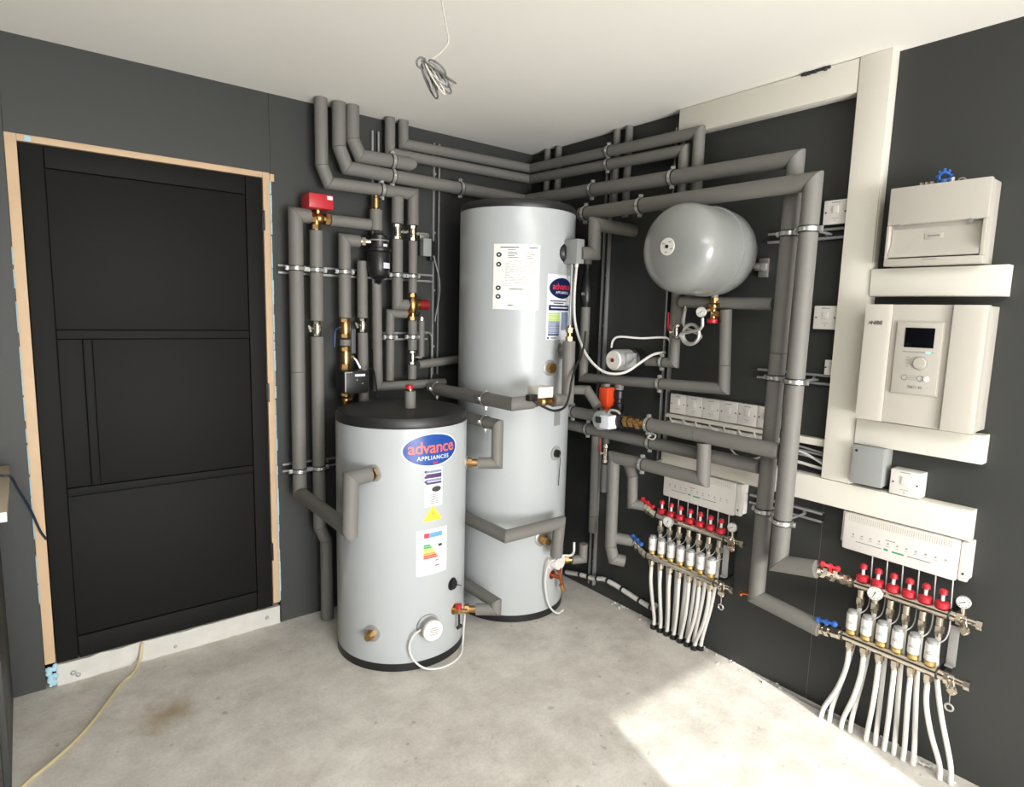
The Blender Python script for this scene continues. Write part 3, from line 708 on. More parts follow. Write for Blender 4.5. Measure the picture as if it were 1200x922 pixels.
b = B(); b.hexn(P+D*.008, P+D*.03, .020); b.cyl(P+D*.03, P+D*.045, .015); b.out('drain_plug', 'brass', ts)
b = B(); P = aS(-96, .186, -.004); D = dS(-96)
b.lathe([(0, .050), (.010, .050), (.014, .042), (.05, .042)], P, D, 28); hh = b.out('immersion_heater', 'greybox', ts)
b = B(); b.lathe([(.046, .044), (.058, .044), (.062, .040), (.063, .001)], P, D, 28); b.out('heater_cap', 'pvc2', hh)
b = B(); Dt = D.cross(V(zv)).normalized()*-1
for k in range(4): 
    c = P+D*.0635+V((0, 0, .014-.009*k)); b.add([c-Dt*.018-V((0,0,.0015)), c+Dt*.018-V((0,0,.0015)), c+Dt*.018+V((0,0,.0015)), c-Dt*.018+V((0,0,.0015))], [(0, 1, 2, 3)])
b.out('heater_print', 'inklight', hh)
b = B(); P = aS(-69.2, .328, -.003); D = dS(-69.2)
b.lathe([(0, .028), (.005, .028), (.006, .020), (.016, .020), (.017, .001)], P, D, 20); b.out('thermostat_pocket', 'black', ts)
t = thing('drain_valve', 'little brass drain tap with red cap low on the short cylinder', 'valve', aS(-65.5, .13))
P = aS(-65.5, .205, -.003); D = dS(-65.5)
b = B(); b.lathe([(0, .024), (.006, .024), (.007, .012), (.03, .012)], P, D, 14); b.cyl(P+D*.026, P+D*.034+V((.035, 0, -.012)), .009, n=10); b.cyl(P+D*.026+V((0, 0, -.012)), P+D*.026+V((0, 0, .012)), .012, n=10); b.out('valve_body', 'brass', t)
b = B(); b.cyl(P+D*.026+V((0, 0, .010)), P+D*.026+V((0, 0, .026)), .014, n=10); b.out('valve_cap', 'red', t)
b = B(); b.tube([P+D*.028+V((0, 0, -.012)), P+D*.030+V((0, 0, -.075))], .005, 8, 0, 0); b.cyl(P+D*.030+V((-.012, 0, -.078)), P+D*.030+V((.012, 0, -.072)), .008, n=8); b.out('valve_key', 'black', t)
b = B(); b.lathe([(0, .024), (.075, .024), (.075, .012)], (-1.066, -.50, 1.074), zv, 18)
t = thing('lid_pipe', 'short lagged stub with a red cap standing on the cylinder lid', 'pipe', (-1.066, -.50, 1.074)); b.out('insulation', 'insul', t)
b = B(); b.cyl((-1.066, -.50, 1.149), (-1.066, -.50, 1.158), .010); b.sphere((-1.066, -.50, 1.161), .008, 10); b.out('valve_stem', 'brass', t)
b = B(); b.lathe([(0, .017), (.014, .017), (.018, .010)], (-1.066, -.492, 1.158), zv, 14); b.out('red_cap', 'red', t)
b = B()
def onS(a, z, off): return aS(a, z, off)
b.tube([onS(-97.5, .195, .045), onS(-103, .190, .028), onS(-110, .160, .022), onS(-112.5, .110, .022), onS(-109, .060, .028), onS(-101, .020, .036), onS(-90, .006, .046), onS(-78, .006, .05), onS(-66, .008, .040), onS(-57, .03, .022), onS(-48, .07, .010), onS(-40, .11, .007), onS(-34, .14, .007)], .0045, 8)
tag(b.out('heater_cable', 'cable'), 'white cable looping from the round heater of short cylinder to floor', 'cable')
b = B(); b.tube([aS(-69.2, .328, .012), aS(-66, .322, .02), aS(-60, .306, .012), aS(-55, .29, .006)], .002, 6)
tag(b.out('sensor_wire', 'blackcable'), 'thin dark wire from the black pocket on the short cylinder', 'wire')
# tall cylinder parts
f0 = sT(-98.6+22, .0006); f1 = sT(-98.6+22, .0012); f2 = sT(-98.6+22, .0020)
b = B(); grid_geo(b, -.108, .062, 1.375, 1.678, f0, 0)
disc_geo(b, -.012, 1.615, .085, .048, f1, 1, 32, 5)
text_geo(b, 'advance', .044, lambda u, v: f2(u-.012, 1.609+v), 2, 'CENTER', .0005, .94)
text_geo(b, 'APPLIANCES', .016, lambda u, v: f2(u-.010, 1.590+v), 3, 'CENTER', .0003, 1.1)
grid_geo(b, -.09, .02, 1.553, 1.558, f1, 6); grid_geo(b, -.07, .0, 1.543, 1.548, f1, 6)
grid_geo(b, -.097, .055, 1.512, 1.536, f1, 1); grid_geo(b, -.085, .04, 1.522, 1.528, f2, 3)
for k in range(11): grid_geo(b, -.097, -.025, 1.500-k*.0095-.007, 1.500-k*.0095, f1, 4 if k < 4 else 5)
grid_geo(b, -.012, .05, 1.42, 1.505, f1, 5)
grid_geo(b, -.097, -.030, 1.395, 1.402, f1, 1); disc_geo(b, -.096, 1.384, .006, .005, f1, 6, 10, 1); grid_geo(b, -.08, -.045, 1.382, 1.386, f1, 6)
b.out('data_label', ['stickwhite', 'sticknavy', 'stickred', 'stickwhite', 'e2', 'stickgrey', 'ink'], tt, sharp=3)
b = B(); grid_geo(b, -.024, .024, .962, 1.044, sT(-79.6, .0006), 0, 3); b.out('grey_slot', 'cablegrey', tt)
port(tt, aT, dT, -92.7, 1.244, .03, .030, 'brass', .038); port(tt, aT, dT, -78, 1.322, .03, .02, 'zincd', .038)
port(tt, aT, dT, -95.5, .412, .03, .060, 'brass', .038)
b = B(); P = aT(-80.2, .826, -.003); D = dT(-80.2)
b.lathe([(0, .036), (.006, .036), (.007, .022)], P, D, 22); pk = b.out('pocket_ring', 'greybox', tt)
b = B(); b.lathe([(.004, .021), (.022, .018), (.023, .001)], P, D, 18); b.out('thermostat_pocket', 'black', pk)
b = B(); P = aT(-79, .285, -.004); D = dT(-79)
b.lathe([(0, .048), (.010, .048), (.014, .040), (.05, .040), (.056, .036), (.057, .001)], P, D, 26); b.out('immersion_heater', 'pvc2', tt)
b = B(); b.tube([aT(-80, .29, .05), aT(-88, .31, .045), aT(-92, .27, .03), aT(-93, .18, .026), aT(-88, .07, .03), aT(-80, .02, .045), aT(-72, .02, .05)], .005, 8)
tag(b.out('heater_cable', 'cable'), 'white cable looping from the low heater of tall cylinder', 'cable')
b = B(); b.tube([aT(-86, .30, .052), aT(-82, .33, .075), aT(-76, .325, .09), aT(-70, .33, .09), aT(-66, .37, .08)], .006, 8)
tag(b.out('white_hose', 'pex'), 'short curled white hose at the low heater of tall cylinder', 'hose')
t = thing('drain_valve', 'copper and brass drain tap low on the tall cylinder', 'valve', aT(-79, .13))
P = aT(-79, .205, -.003); D = dT(-79)
b = B(); b.lathe([(0, .022), (.006, .022), (.007, .011), (.05, .011)], P, D, 14); b.cyl(P+D*.045+V((0, 0, .03)), P+D*.055+V((.02, 0, -.06)), .009, n=10); b.out('valve_body', 'copper', t)
b = B(); b.cyl(P+D*.05+V((.012, 0, -.04)), P+D*.056+V((.022, 0, -.075)), .011, n=10); b.out('hose_tail', 'brass', t)
b = B(); b.cyl(P+D*.045+V((0, 0, .03)), P+D*.045+V((0, 0, .05)), .012, n=10); b.out('valve_cap', 'darkred', t)
b = B(); b.tube([aT(-80, .826, .018), aT(-78.5, .80, .022), aT(-76, .74, .012), aT(-75, .66, .006)], .002, 6)
tag(b.out('sensor_wire', 'blackcable'), 'thin dark wire from the round pocket on the tall cylinder', 'wire')
# paper sheet on the tall cylinder
R_T = .283; ac = math.radians(-129); f0 = sT(-129, .002); f1 = sT(-129, .003)
t = thing('paper_sheet', 'printed paper sheet taped to the front of the tall cylinder', 'paper', aT(-129, 1.51))
b = B(); grid_geo(b, -.107, .107, 1.511, 1.803, f0, 0, 14); b.out('sheet', 'paper', t, sharp=3)
b = B()
for z in (1.755, 1.712, 1.607, 1.568): disc_geo(b, -.081, z, .0125, .011, f1, 0, 20, 1); disc_geo(b, -.081, z, .005, .004, sT(-129, .0036), 1, 10, 1)
b.out('round_symbol', ['ink', 'paper'], t, sharp=3)
b = B(); rr = random.Random(3)
grid_geo(b, -.075, .01, 1.786, 1.790, f1, 0, 4); grid_geo(b, .055, .095, 1.786, 1.790, f1, 0, 2)
for z in (1.776, 1.765, 1.757, 1.749, 1.741):
    grid_geo(b, -.04, .0+rr.uniform(-.01, .012), z, z+.0035, f1, 1, 3)
    if z < 1.77: grid_geo(b, .045, .095+rr.uniform(-.03, 0), z, z+.003, f1, 1, 3)
for i in range(20):
    u = -.052; z = 1.728-.0055*i
    while u < .09:
        L = rr.uniform(.006, .03)
        if rr.random() < .75: grid_geo(b, u, min(.095, u+L), z, z+.0016, f1, 1, 2)
        u += L+.006
for z in (1.617, 1.604): grid_geo(b, -.06, .095, z, z+.0012, f1, 1, 6)
grid_geo(b, -.03, .03, 1.600, 1.604, f1, 1, 4); grid_geo(b, -.035, -.012, 1.528, 1.532, f1, 0, 3); grid_geo(b, -.05, .08, 1.536, 1.537, f1, 1, 6)
b.out('print_lines', ['ink', 'inklight'], t, sharp=3)
t = thing('compression_fitting', 'small brass fitting at the lower right port of tall cylinder', 'fitting', (-.285, -.69, .24))
b = B(); b.cyl((-.315, -.668, .265), (-.255, -.713, .265), .012); b.hexn((-.285, -.690, .265), (-.268, -.703, .265), .018); b.out('fitting_body', 'brass', t)
t = thing('drain_stub', 'small copper stub at the bottom bend of the rear riser', 'pipe', (-.125, -1.585, .38))
b = B(); b.tube([(-.135, -1.605, .40), (-.14, -1.58, .396), (-.145, -1.572, .385)], .008, 8); b.out('stub', 'copper', t)
# grey sensor box on top right of tall cylinder
t = thing('wiring_box', 'grey box on the upper right flank of tall cylinder', 'box', (-.335, -.71, 1.725))
b = B(); b.lathe([(0, .045), (.012, .040), (.02, .03)], aT(-76, 1.778, -.005), dT(-76), 20); b.out('port_seal', 'black', t)
B().box((-.365, -.775, 1.728), (-.318, -.690, 1.838), .004).out('box_body', 'greybox', t)
b = B(); b.cyl((-.318, -.76, 1.79), (-.312, -.76, 1.79), .008, n=10); b.out('box_screw', 'black', t)
b = B(); b.cyl((-.345, -.755, 1.728), (-.345, -.755, 1.712), .009, n=12); b.out('cable_gland', 'pvc2', t)
b = B(); b.tube([(-.345, -.755, 1.715), (-.345, -.748, 1.59), (-.340, -.752, 1.47), (-.335, -.789, 1.372), (-.33, -.844, 1.297), (-.315, -.913, 1.247), (-.29, -.969, 1.236), (-.25, -1.008, 1.249), (-.19, -1.029, 1.288), (-.12, -1.036, 1.321), (-.06, -1.04, 1.331), (-.035, -1.045, 1.332)], .0062, 8)
tag(b.out('white_flex', 'cable'), 'long white flex sagging from the grey box on the tall cylinder to the rail', 'cable')
# white actuator at waist height
t = thing('motorised_valve', 'brass valve with a white actuator block in front of the tall cylinder', 'valve', (-.545, -.812, 1.085))
b = B(); b.cyl((-.640, -.812, 1.111), (-.515, -.812, 1.110), .016); b.sphere((-.575, -.812, 1.110), .025); b.out('valve_body', 'brass', t)
for x in (-.622, -.532): B().hexn((x-.009, -.812, 1.111), (x+.009, -.812, 1.111), .024).out('union_nut', 'brass', t)
B().box((-.648, -.866, 1.134), (-.562, -.790, 1.182), .005).out('actuator_block', 'pvc', t)
B().box((-.695, -.864, 1.124), (-.650, -.835, 1.152), .004).out('cable_plug', 'black', t)
b = B(); b.tube([(-.665, -.855, 1.126), (-.630, -.875, 1.100), (-.57, -.885, 1.078), (-.51, -.885, 1.09), (-.475, -.875, 1.14), (-.455, -.865, 1.20), (-.42, -.85, 1.26), (-.38, -.84, 1.30), (-.355, -.835, 1.36), (-.345, -.83, 1.42)], .0055, 8)
tag(b.out('black_flex', 'blackcable'), 'black flex curving up from the white actuator block', 'cable')
t = thing('compression_fitting', 'brass coupling on top of the front lagged upright beside tall cylinder', 'fitting', (-.412, -.795, 1.375))
b = B(); b.cyl((-.412, -.795, 1.372), (-.410, -.792, 1.445), .012); b.out('fitting_body', 'brass', t)
for z in (1.385, 1.425): B().hexn((-.412, -.795, z-.010), (-.412, -.795, z+.010), .018).out('fitting_nut', 'brass', t)
b = B(); b.cyl((-.410, -.792, 1.440), (-.408, -.790, 1.72), .004)
tag(b.out('bare_pipe', 'zincd'), 'thin bare pipe rising from the brass coupling to the grey box', 'pipe')
# seal and clips: black thing on riser at the right of tall cylinder
t = thing('check_valve', 'tall black fitting on the slim riser right of tall cylinder', 'valve', (-.10, -.58, 1.53))
b = B(); b.lathe([(0, .020), (.02, .026), (.03, .03), (.12, .03), (.13, .024), (.15, .024), (.16, .018), (.215, .018)], (-.10, -.58, 1.535), zv, 16); b.out('valve_body', 'black', t)
b = B(); b.cyl((-.128, -.59, 1.60), (-.138, -.592, 1.60), .008, n=10); b.out('test_screw', 'zinc', t)
b = B(); b.cyl((-.10, -.58, 1.75), (-.10, -.58, 1.80), .022)
tag(b.out('pipe_stub', 'insul'), 'short grey pipe stub above the tall black fitting', 'pipe')
# orange actuator, black check valve, grey valve head
t = thing('orange_actuator', 'orange block shaped actuator under the horizontal pipe right of tall cylinder', 'actuator', (-.14, -.79, 1.045))
B().box((-.168, -.818, 1.055), (-.112, -.764, 1.148), .006).out('actuator_casing', 'orange', t)
b = B(); b.lathe([(0, .016), (.02, .024), (.024, .028)], (-.14, -.791, 1.034), zv, 14); b.out('actuator_neck', 'orange', t)
t = thing('black_valve', 'black upright fitting right of the orange actuator', 'valve', (-.10, -.833, 1.02))
b = B(); b.lathe([(0, .020), (.012, .026), (.05, .026), (.055, .020), (.07, .020), (.075, .026), (.11, .026), (.115, .016)], (-.10, -.833, 1.022), zv, 16); b.out('valve_body', 'black', t)
t = thing('circulating_pump', 'round grey valve head with a black dial square left of the brass coupling', 'pump', (-.19, -.88, .96))
b = B(); b.lathe([(0, .040), (.008, .046), (.05, .046), (.056, .040)], (-.215, -.868, 1.006), (-1, 0, 0), 24); b.out('pump_head', 'greybox', t)
B().box((-.272, -.932, .972), (-.215, -.872, 1.035), .005).out('terminal_box', 'stickwhite', t)
B().box((-.276, -.884, .995), (-.270, -.850, 1.024), .002).out('control_dial', 'black', t)
b = B(); b.cyl((-.19, -.845, 1.008), (-.19, -.95, 1.010), .040); b.out('volute', 'black', t)
b = B(); b.tube([(-.25, -.90, 1.035), (-.24, -.91, 1.058), (-.22, -.935, 1.055), (-.20, -.945, 1.03)], .006); b.out('cable_tail', 'cablegrey', t)
t = thing('compression_fitting', 'brass coupling between grey valve head and the long lagged pipe', 'fitting', (-.19, -1.0, .985))
b = B(); b.cyl((-.19, -.945, 1.010), (-.19, -1.09, 1.016), .015); b.out('fitting_body', 'brass', t)
for y, r in ((-.972, .028), (-1.005, .024), (-1.045, .027)): B().hexn((-.19, y+.012, 1.011), (-.19, y-.012, 1.012), r).out('fitting_nut', 'brass', t)
ball_valve('slim nickel valve with red lever under the vessel', (-.065, -1.120, 1.432), zv, .07, .014, 'chrome', (-.6, .8, 0), 'red', [(0, .012, .02), (0, .012, .085)])
ball_valve('slim nickel valve with red lever right of tall cylinder, low in the gap', (-.08, -.745, .80), zv, .10, .012, 'chrome', (-.6, .8, 0), 'red', [(0, .008, .02), (0, .010, .075)])
b = B(); b.cyl((-.08, -.745, .853), (-.08, -.744, .905), .017); tag(b.out('pipe_stub', 'insul'), 'short grey stub above the low red lever valve', 'pipe')
b = B(); b.cyl((-.08, -.745, .745), (-.08, -.745, .60), .017); tag(b.out('pipe_stub', 'insul'), 'short grey stub below the low red lever valve', 'pipe')
# grey pump on right wall
t = thing('circulating_pump', 'grey round pump on the wall below and left of the vessel', 'pump', (-.16, -.90, 1.24))
b = B(); b.lathe([(0, .050), (.09, .050), (.098, .046)], (-.13, -.905, 1.291), (-1, 0, 0), 28); b.out('motor', 'greybox', t)
b = B(); b.lathe([(0, .046), (.008, .042), (.009, .001)], (-.228, -.905, 1.291), (-1, 0, 0), 28); b.out('name_plate', 'gauge', t)
b = B(); b.lathe([(0, .010), (.003, .009), (.0035, .001)], (-.237, -.905, 1.291), (-1, 0, 0), 16); b.out('plate_mark', 'darkred', t)
b = B(); b.lathe([(0, .055), (.05, .055), (.06, .045)], (-.072, -.915, 1.291), (-1, 0, 0), 24); b.out('volute', 'black', t)
B().box((-.205, -.962, 1.262), (-.135, -.945, 1.325), .004).out('terminal_box', 'greybox', t)
b = B(); b.cyl((-.16, -.852, 1.285), (-.16, -.835, 1.285), .011, n=12); b.out('speed_knob', 'darkred', t)
b = B(); b.tube([(-.20, -.86, 1.345), (-.195, -.865, 1.38), (-.18, -.89, 1.398), (-.12, -.97, 1.395), (-.07, -1.04, 1.402), (-.05, -1.07, 1.395), (-.04, -1.095, 1.345), (-.04, -1.10, 1.315)], .005, 8)
tag(b.out('white_flex', 'cable'), 'short white flex arching over the grey pump', 'cable')

# ------------------------------------------------------------------ expansion vessel
VY, VZ, VR = -1.349, 1.757, .172
t = thing('expansion_vessel', 'round grey expansion vessel fixed high on the wall', 'tank', (-.24, VY, VZ-VR))
prof = [(0, .03), (.003, .06), (.009, .09), (.019, .118), (.032, .139), (.050, .156), (.072, .167), (.10, VR-.001), (.12, VR), (.245, VR)]
b = B(); b.lathe(prof, (-.452, VY, VZ), xv, 64); b.out('front_shell', 'vessel', t)
b = B(); b.lathe([(0, VR-.004), (0, VR), (.04, VR), (.075, .168), (.11, .155), (.138, .13), (.152, .09), (.156, .05)], (-.205, VY, VZ), xv, 64); b.out('rear_shell', 'vessel', t)
b = B(); b.lathe([(-.012, VR-.002), (-.010, VR+.004), (.007, VR+.004), (.010, VR-.003)], (-.206, VY, VZ), xv, 64); b.out('seam_band', 'vessel', t)
b = B(); b.lathe([(0, .033), (.002, .032), (.0025, .001)], (-.4535, VY, VZ), (-1, 0, 0), 28); pl = b.out('round_label', 'gauge', t)
b = B(); b.lathe([(0, .007), (.004, .006), (.0045, .001)], (-.4560, VY, VZ), (-1, 0, 0), 12); b.out('air_valve', 'black', pl)
b = B()
for k, a in enumerate((.6, 2.2, 3.6, 4.9)):
    c = V((-.4562, VY+.021*math.cos(a), VZ+.021*math.sin(a))); b.add([c+V((0, -.006, -.0018)), c+V((0, .006, -.0018)), c+V((0, .006, .0018)), c+V((0, -.006, .0018))], [(0, 1, 2, 3)])
b.out('label_print', 'inklight', pl)
b = B(); b.box((-.052, -1.50, 1.69), (-.002, -1.47, 1.72), .003); b.box((-.012, -1.505, 1.665), (-.001, -1.465, 1.74), .002); b.cyl((-.11, VY-.11, VZ-.05), (-.04, -1.485, 1.705), .010, n=8); b.out('wall_bracket', 'zinc', t)
# safety group below the vessel
t = thing('safety_group', 'brass safety valve group with red knob under the vessel', 'valve', (-.12, -1.343, 1.47))
b = B(); b.cyl((-.12, -1.343, 1.598), (-.12, -1.343, 1.566), .015); b.out('vessel_tail', 'greybox', t)
b = B(); b.cyl((-.12, -1.343, 1.57), (-.12, -1.343, 1.495), .012); b.sphere((-.12, -1.343, 1.545), .019); b.cyl((-.12, -1.32, 1.548), (-.12, -1.372, 1.548), .011, n=12); b.cyl((-.12, -1.343, 1.515), (-.125, -1.368, 1.512), .012, n=12); b.hexn((-.12, -1.343, 1.578), (-.12, -1.343, 1.566), .018); b.out('valve_body', 'brass', t)
b = B(); b.lathe([(0, .021), (.014, .023), (.018, .018)], (-.12, -1.341, 1.476), zv, 14); b.out('red_knob', 'red', t)
b = B(); b.tube([(-.12, -1.355, 1.484), (-.12, -1.395, 1.482)], .003, 6, 0, 0); b.out('knob_tag', 'black', t)
def gauge(parent, P, nrm, r, nd=.7, name='gauge'):
    P = V(P); n_, u, w_ = frame(nrm); b = B()
    b.lathe([(-.014, r*.8), (-.010, r), (.002, r), (.003, r*.93), (.001, r*.9)], P, n_, 24)
    o = b.out(name, 'zinc', parent)
    b = B(); b.lathe([(0, r*.92), (.0022, r*.9), (.0023, .001)], P, n_, 24); b.out('gauge_dial', 'gauge', o)
    b = B(); e = u*math.cos(nd)+w_*math.sin(nd); e2 = n_.cross(e)
    c = P+n_*.0032
    b.add([c-e*r*.3-e2*.0016, c-e*r*.3+e2*.0016, c+e*r*.65+e2*.0006, c+e*r*.65-e2*.0006], [(0, 1, 2, 3)])
    for k in range(9):
        a = .4+k*.6; q = c+(u*math.cos(a)+w_*math.sin(a))*r*.74; b.add([q-u*.0012-w_*.0012, q+u*.0012-w_*.0012, q+u*.0012+w_*.0012, q-u*.0012+w_*.0012], [(0, 1, 2, 3)])
    b.out('gauge_needle', 'ink', o); return o
gauge(t, (-.155, -1.308, 1.520), (-1, -.25, .1), .022)
b = B(); b.cyl((-.145, -1.312, 1.52), (-.12, -1.335, 1.535), .007, n=8); b.out('gauge_stem', 'brass', t)
b = B(); lp = [(-.11, -1.195, 1.535), (-.11, -1.195, 1.46)]
for k in range(0, 21):
    a = PI+k*2*PI*1.5/20; rr = .040+.004*(k/20)
    lp.append((-.112-.0008*k, -1.240-rr*math.cos(a)*-1, 1.425-rr*math.sin(a)*-1*1))
lp += [(-.13, -1.293, 1.45), (-.135, -1.303, 1.495)]
b.tube(lp, .0072, 8, 0, 3)
tag(b.out('filling_loop_hose', 'flex'), 'braided filling hose coiled once under the vessel', 'hose')
b = B(); b.cyl((-.11, -1.195, 1.532), (-.11, -1.195, 1.548), .009, n=10); tag(b.out('hose_nut', 'chrome'), 'nickel nut at the top end of braided hose', 'fitting')

# ------------------------------------------------------------------ white trunking
def trunk(label, y0, y1, z0, z1, dep, gap_axis):
    t = thing('cable_trunking', label, 'trunking', (-dep/2, (y0+y1)/2, z0), 'white cable trunking')
    B().box((-.0005, y0, z0), (-dep+.010, y1, z1), .001).out('trunking_base', 'pvc', t)
    e = .0015
    B().box((-dep+.0095, y0+(e if gap_axis == 'v' else 0)*-1, z0+(e if gap_axis == 'h' else 0)), (-dep, y1+(e if gap_axis == 'v' else 0), z1-(e if gap_axis == 'h' else 0)), .0012).out('trunking_cover', 'pvc', t)
    return t
trunk('white trunking along the ceiling edge above the vessel', -1.058, -1.8035, 2.283, 2.3985, .050, 'h')
trunk('tall vertical white trunking right of the risers', -1.805, -1.9105, .915, 2.3985, .052, 'v')
trunk('short white trunking between consumer unit and controller', -1.9125, -2.291, 1.585, 1.679, .058, 'h')
trunk('short white trunking under the white controller', -1.9125, -2.287, 1.066, 1.1575, .058, 'h')
trunk('long white trunking above the two wiring centres', -1.068, -2.279, .815, .9135, .050, 'h')
trunk('thin white trunking strip under the row of switches', -1.08, -1.6, 1.036, 1.053, .050, 'h')
b = B(); z = 2.3905
for k in range(9): b.box((-.052-random.uniform(0, .008), -1.60-k*.012, 2.384+random.uniform(0, .006)), (-.02, -1.61-k*.012, 2.3995), .002)
o = b.out('torn_sealant', 'ink'); tag(o, 'dark torn sealant patch where the ceiling trunking meets the ceiling', 'sealant')

# ------------------------------------------------------------------ switches
def spur(label, y, z, w_=.086, h=.086, dep=.035, detail=True, group=None, box=False, name='switch'):
    """y = left edge as seen, z = bottom edge"""
    t = thing(name, label, 'switch', (-dep/2, y-w_/2, z), group)
    if box: B().box((-.001, y, z), (-dep+.010, y-w_, z+h), .002).out('back_box', 'pvc2', t)
    else: B().box((-.001, y-.003, z+.003), (-dep+.008, y-w_+.003, z+h-.003), .002).out('back_box', 'pvc2', t)
    B().box((-dep+.0085, y, z), (-dep, y-w_, z+h), .003).out('faceplate', 'pvc2', t)
    yc, zc = y-w_/2, z+h/2; k = w_/.086
    B().box((-dep-.004, yc+.010*k, zc+.022*k), (-dep, yc-.010*k, zc-.004*k), .0015).out('rocker', 'pvc2', t)
    for s in (1, -1):
        b = B(); b.cyl((-dep-.0008, yc+s*.034*k, zc), (-dep+.001, yc+s*.034*k, zc), .0032, n=10); b.out('screw', 'ink', t)
    b = B()
    b.box((-dep-.0004, yc+.016*k, zc+.033*k), (-dep, yc-.014*k, zc+.0355*k)); b.box((-dep-.0004, yc+.012*k, zc-.022*k), (-dep, yc-.012*k, zc-.0205*k))
    b.box((-dep-.0004, yc+.002*k, zc-.028*k), (-dep, yc-.002*k, zc-.031*k)); b.out('print_mark', 'inklight', t)
    return t
spur('white fused switch left of tall trunking, just below the high pipes', -1.719, 1.845)
spur('white fused switch left of tall trunking, at the vessel height', -1.717, 1.466)
spur('small white switch half hidden behind the tall trunking', -1.771, 1.298, .045, .056, .03)
spur('white fused switch on a deep box under the short trunking, right of the grey box', -2.040, .916, .092, .086, .058, box=True)
rowlab = ['first', 'second', 'third', 'fourth', 'fifth', 'sixth']
for k in range(6):
    spur(f'{rowlab[k]} white fused switch from the left in the row behind the long lagged pipe', -1.093-k*.0865, 1.058, .0855, .090, .040, True, 'row of fused switches')
G5 = 'white boxes below the row of switches'
for k in range(6):
    y = -1.093-k*.0865; z = .955
    t = thing('back_box', f'{rowlab[k]} white box from the left below the row of fused switches', 'box', (-.02, y-.043, z), G5)
    B().box((-.001, y, z), (-.034, y-.084, z+.072), .003).out('box_body', 'pvc2', t)
    b = B(); b.cyl((-.036, y-.03-random.uniform(0, .02), z+.03), (-.033, y-.04, z+.03), .005, n=8); b.out('cable_entry', 'ink', t)
rr = random.Random(5)
for k in range(7):
    y = -1.10-k*.07; b = B()
    b.tube([(-.045, y, 1.040), (-.05, y-.015, 1.02+rr.uniform(-.01, .01)), (-.052, y-.05, 1.005+rr.uniform(-.012, .01)), (-.05, y-.085, .99+rr.uniform(-.02, .02)), (-.04, y-.10, .965)], .0042)
    tag(b.out('switch_cable', 'cable'), f"{['first', 'second', 'third', 'fourth', 'fifth', 'sixth', 'seventh'][k]} white cable from the left looping out below the row of fused switches", 'cable', 'loose cables under the switches')
b = B(); b.tube([(-.06, -1.42, .965), (-.065, -1.46, .935), (-.066, -1.52, .928), (-.064, -1.57, .948), (-.05, -1.61, .975)], .004)
tag(b.out('sagging_cable', 'cable'), 'white cable sagging between two lagged pipes above the wiring centre', 'cable')
b = B(); b.tube([(-.16, -1.06, .985), (-.16, -1.085, .965), (-.158, -1.07, .95), (-.158, -1.10, .945), (-.16, -1.115, .965), (-.16, -1.09, .975)], .0035)
tag(b.out('cable_knot', 'cable'), 'small knot of white cable hanging on the long lagged pipe', 'cable')
B5 = 'cables running into the tall trunking'
for k, (z0, z1, rad, mt, lb) in enumerate(((1.012, 1.000, .004, 'cablegrey', 'upper grey cable'), (.998, .992, .004, 'cablegrey', 'second grey cable'), (.985, .955, .005, 'cable', 'bowed white cable'), (.982, .972, .004, 'cablegrey', 'lower grey cable'), (.950, .940, .006, 'cable', 'lowest straight white cable'))):
    b = B(); b.tube([(-.02, -1.60, z0), (-.025, -1.70, z0+(.008 if k == 2 else 0)), (-.025, -1.76, (z0+z1)/2+(.006 if k == 2 else 0)), (-.018, -1.803, z1)], rad)
    tag(b.out('supply_cable', mt), f'{lb} running from the riser into the tall trunking', 'cable', B5)
t = thing('cable_trunking', 'short white trunking stub between front riser and tall trunking', 'trunking', (-.015, -1.74, 1.03), 'white cable trunking')
B().box((-.001, -1.66, 1.028), (-.034, -1.804, 1.054), .0015).out('trunking_base', 'pvc', t)
# grey junction box
t = thing('junction_box', 'square grey box below the short trunking under the controller', 'box', (-.04, -1.97, .93))
B().box((-.001, -1.919, .930), (-.060, -2.021, 1.066), .004).out('box_body', 'greybox', t)
B().box((-.0605, -1.918, .929), (-.080, -2.022, 1.067), .004).out('box_lid', 'greybox', t)
b = B(); b.cyl((-.0805, -1.932, 1.047), (-.079, -1.932, 1.047), .005, n=10); b.out('lid_screw', 'black', t)

# ------------------------------------------------------------------ consumer unit
t = thing('consumer_unit', 'cream fuse box with a hinged cover, highest box on the right wall', 'fuse box', (-.05, -2.1, 1.681))
B().box((-.001, -1.972, 1.682), (-.088, -2.236, 1.930), .004).out('rear_box', 'cream', t)
b = B(); b.box((-.0885, -1.968, 1.812), (-.110, -2.240, 1.931), .004); b.out('upper_cover', 'cream', t)
b = B(); b.box((-.0885, -1.968, 1.681), (-.110, -2.240, 1.7045), .003); b.box((-.0885, -1.968, 1.7045), (-.110, -1.977, 1.8115), .002); b.box((-.0885, -2.229, 1.7045), (-.110, -2.240, 1.8115), .002); b.out('cover_frame', 'cream', t)
b = B(); pr = [(-.0885, 1.800), (-.0905, 1.800), (-.0915, 1.752), (-.1095, 1.722), (-.1095, 1.709), (-.0885, 1.707)]
ya, yb = -1.979, -2.227
b.add([(x, ya, z) for x, z in pr]+[(x, yb, z) for x, z in pr], [(i, (i+1) % 6, 6+(i+1) % 6, 6+i) for i in range(6)]+[tuple(range(6)), tuple(range(6, 12))])
fl = b.out('hinged_cover', 'cream', t)
b = B(); b.box((-.0927, -2.075, 1.764), (-.0910, -2.125, 1.781), .0006); b.out('maker_plate', 'cream', fl)
b = B(); b.box((-.0932, -2.083, 1.770), (-.0925, -2.117, 1.7755)); b.out('maker_print', 'inklight', fl)
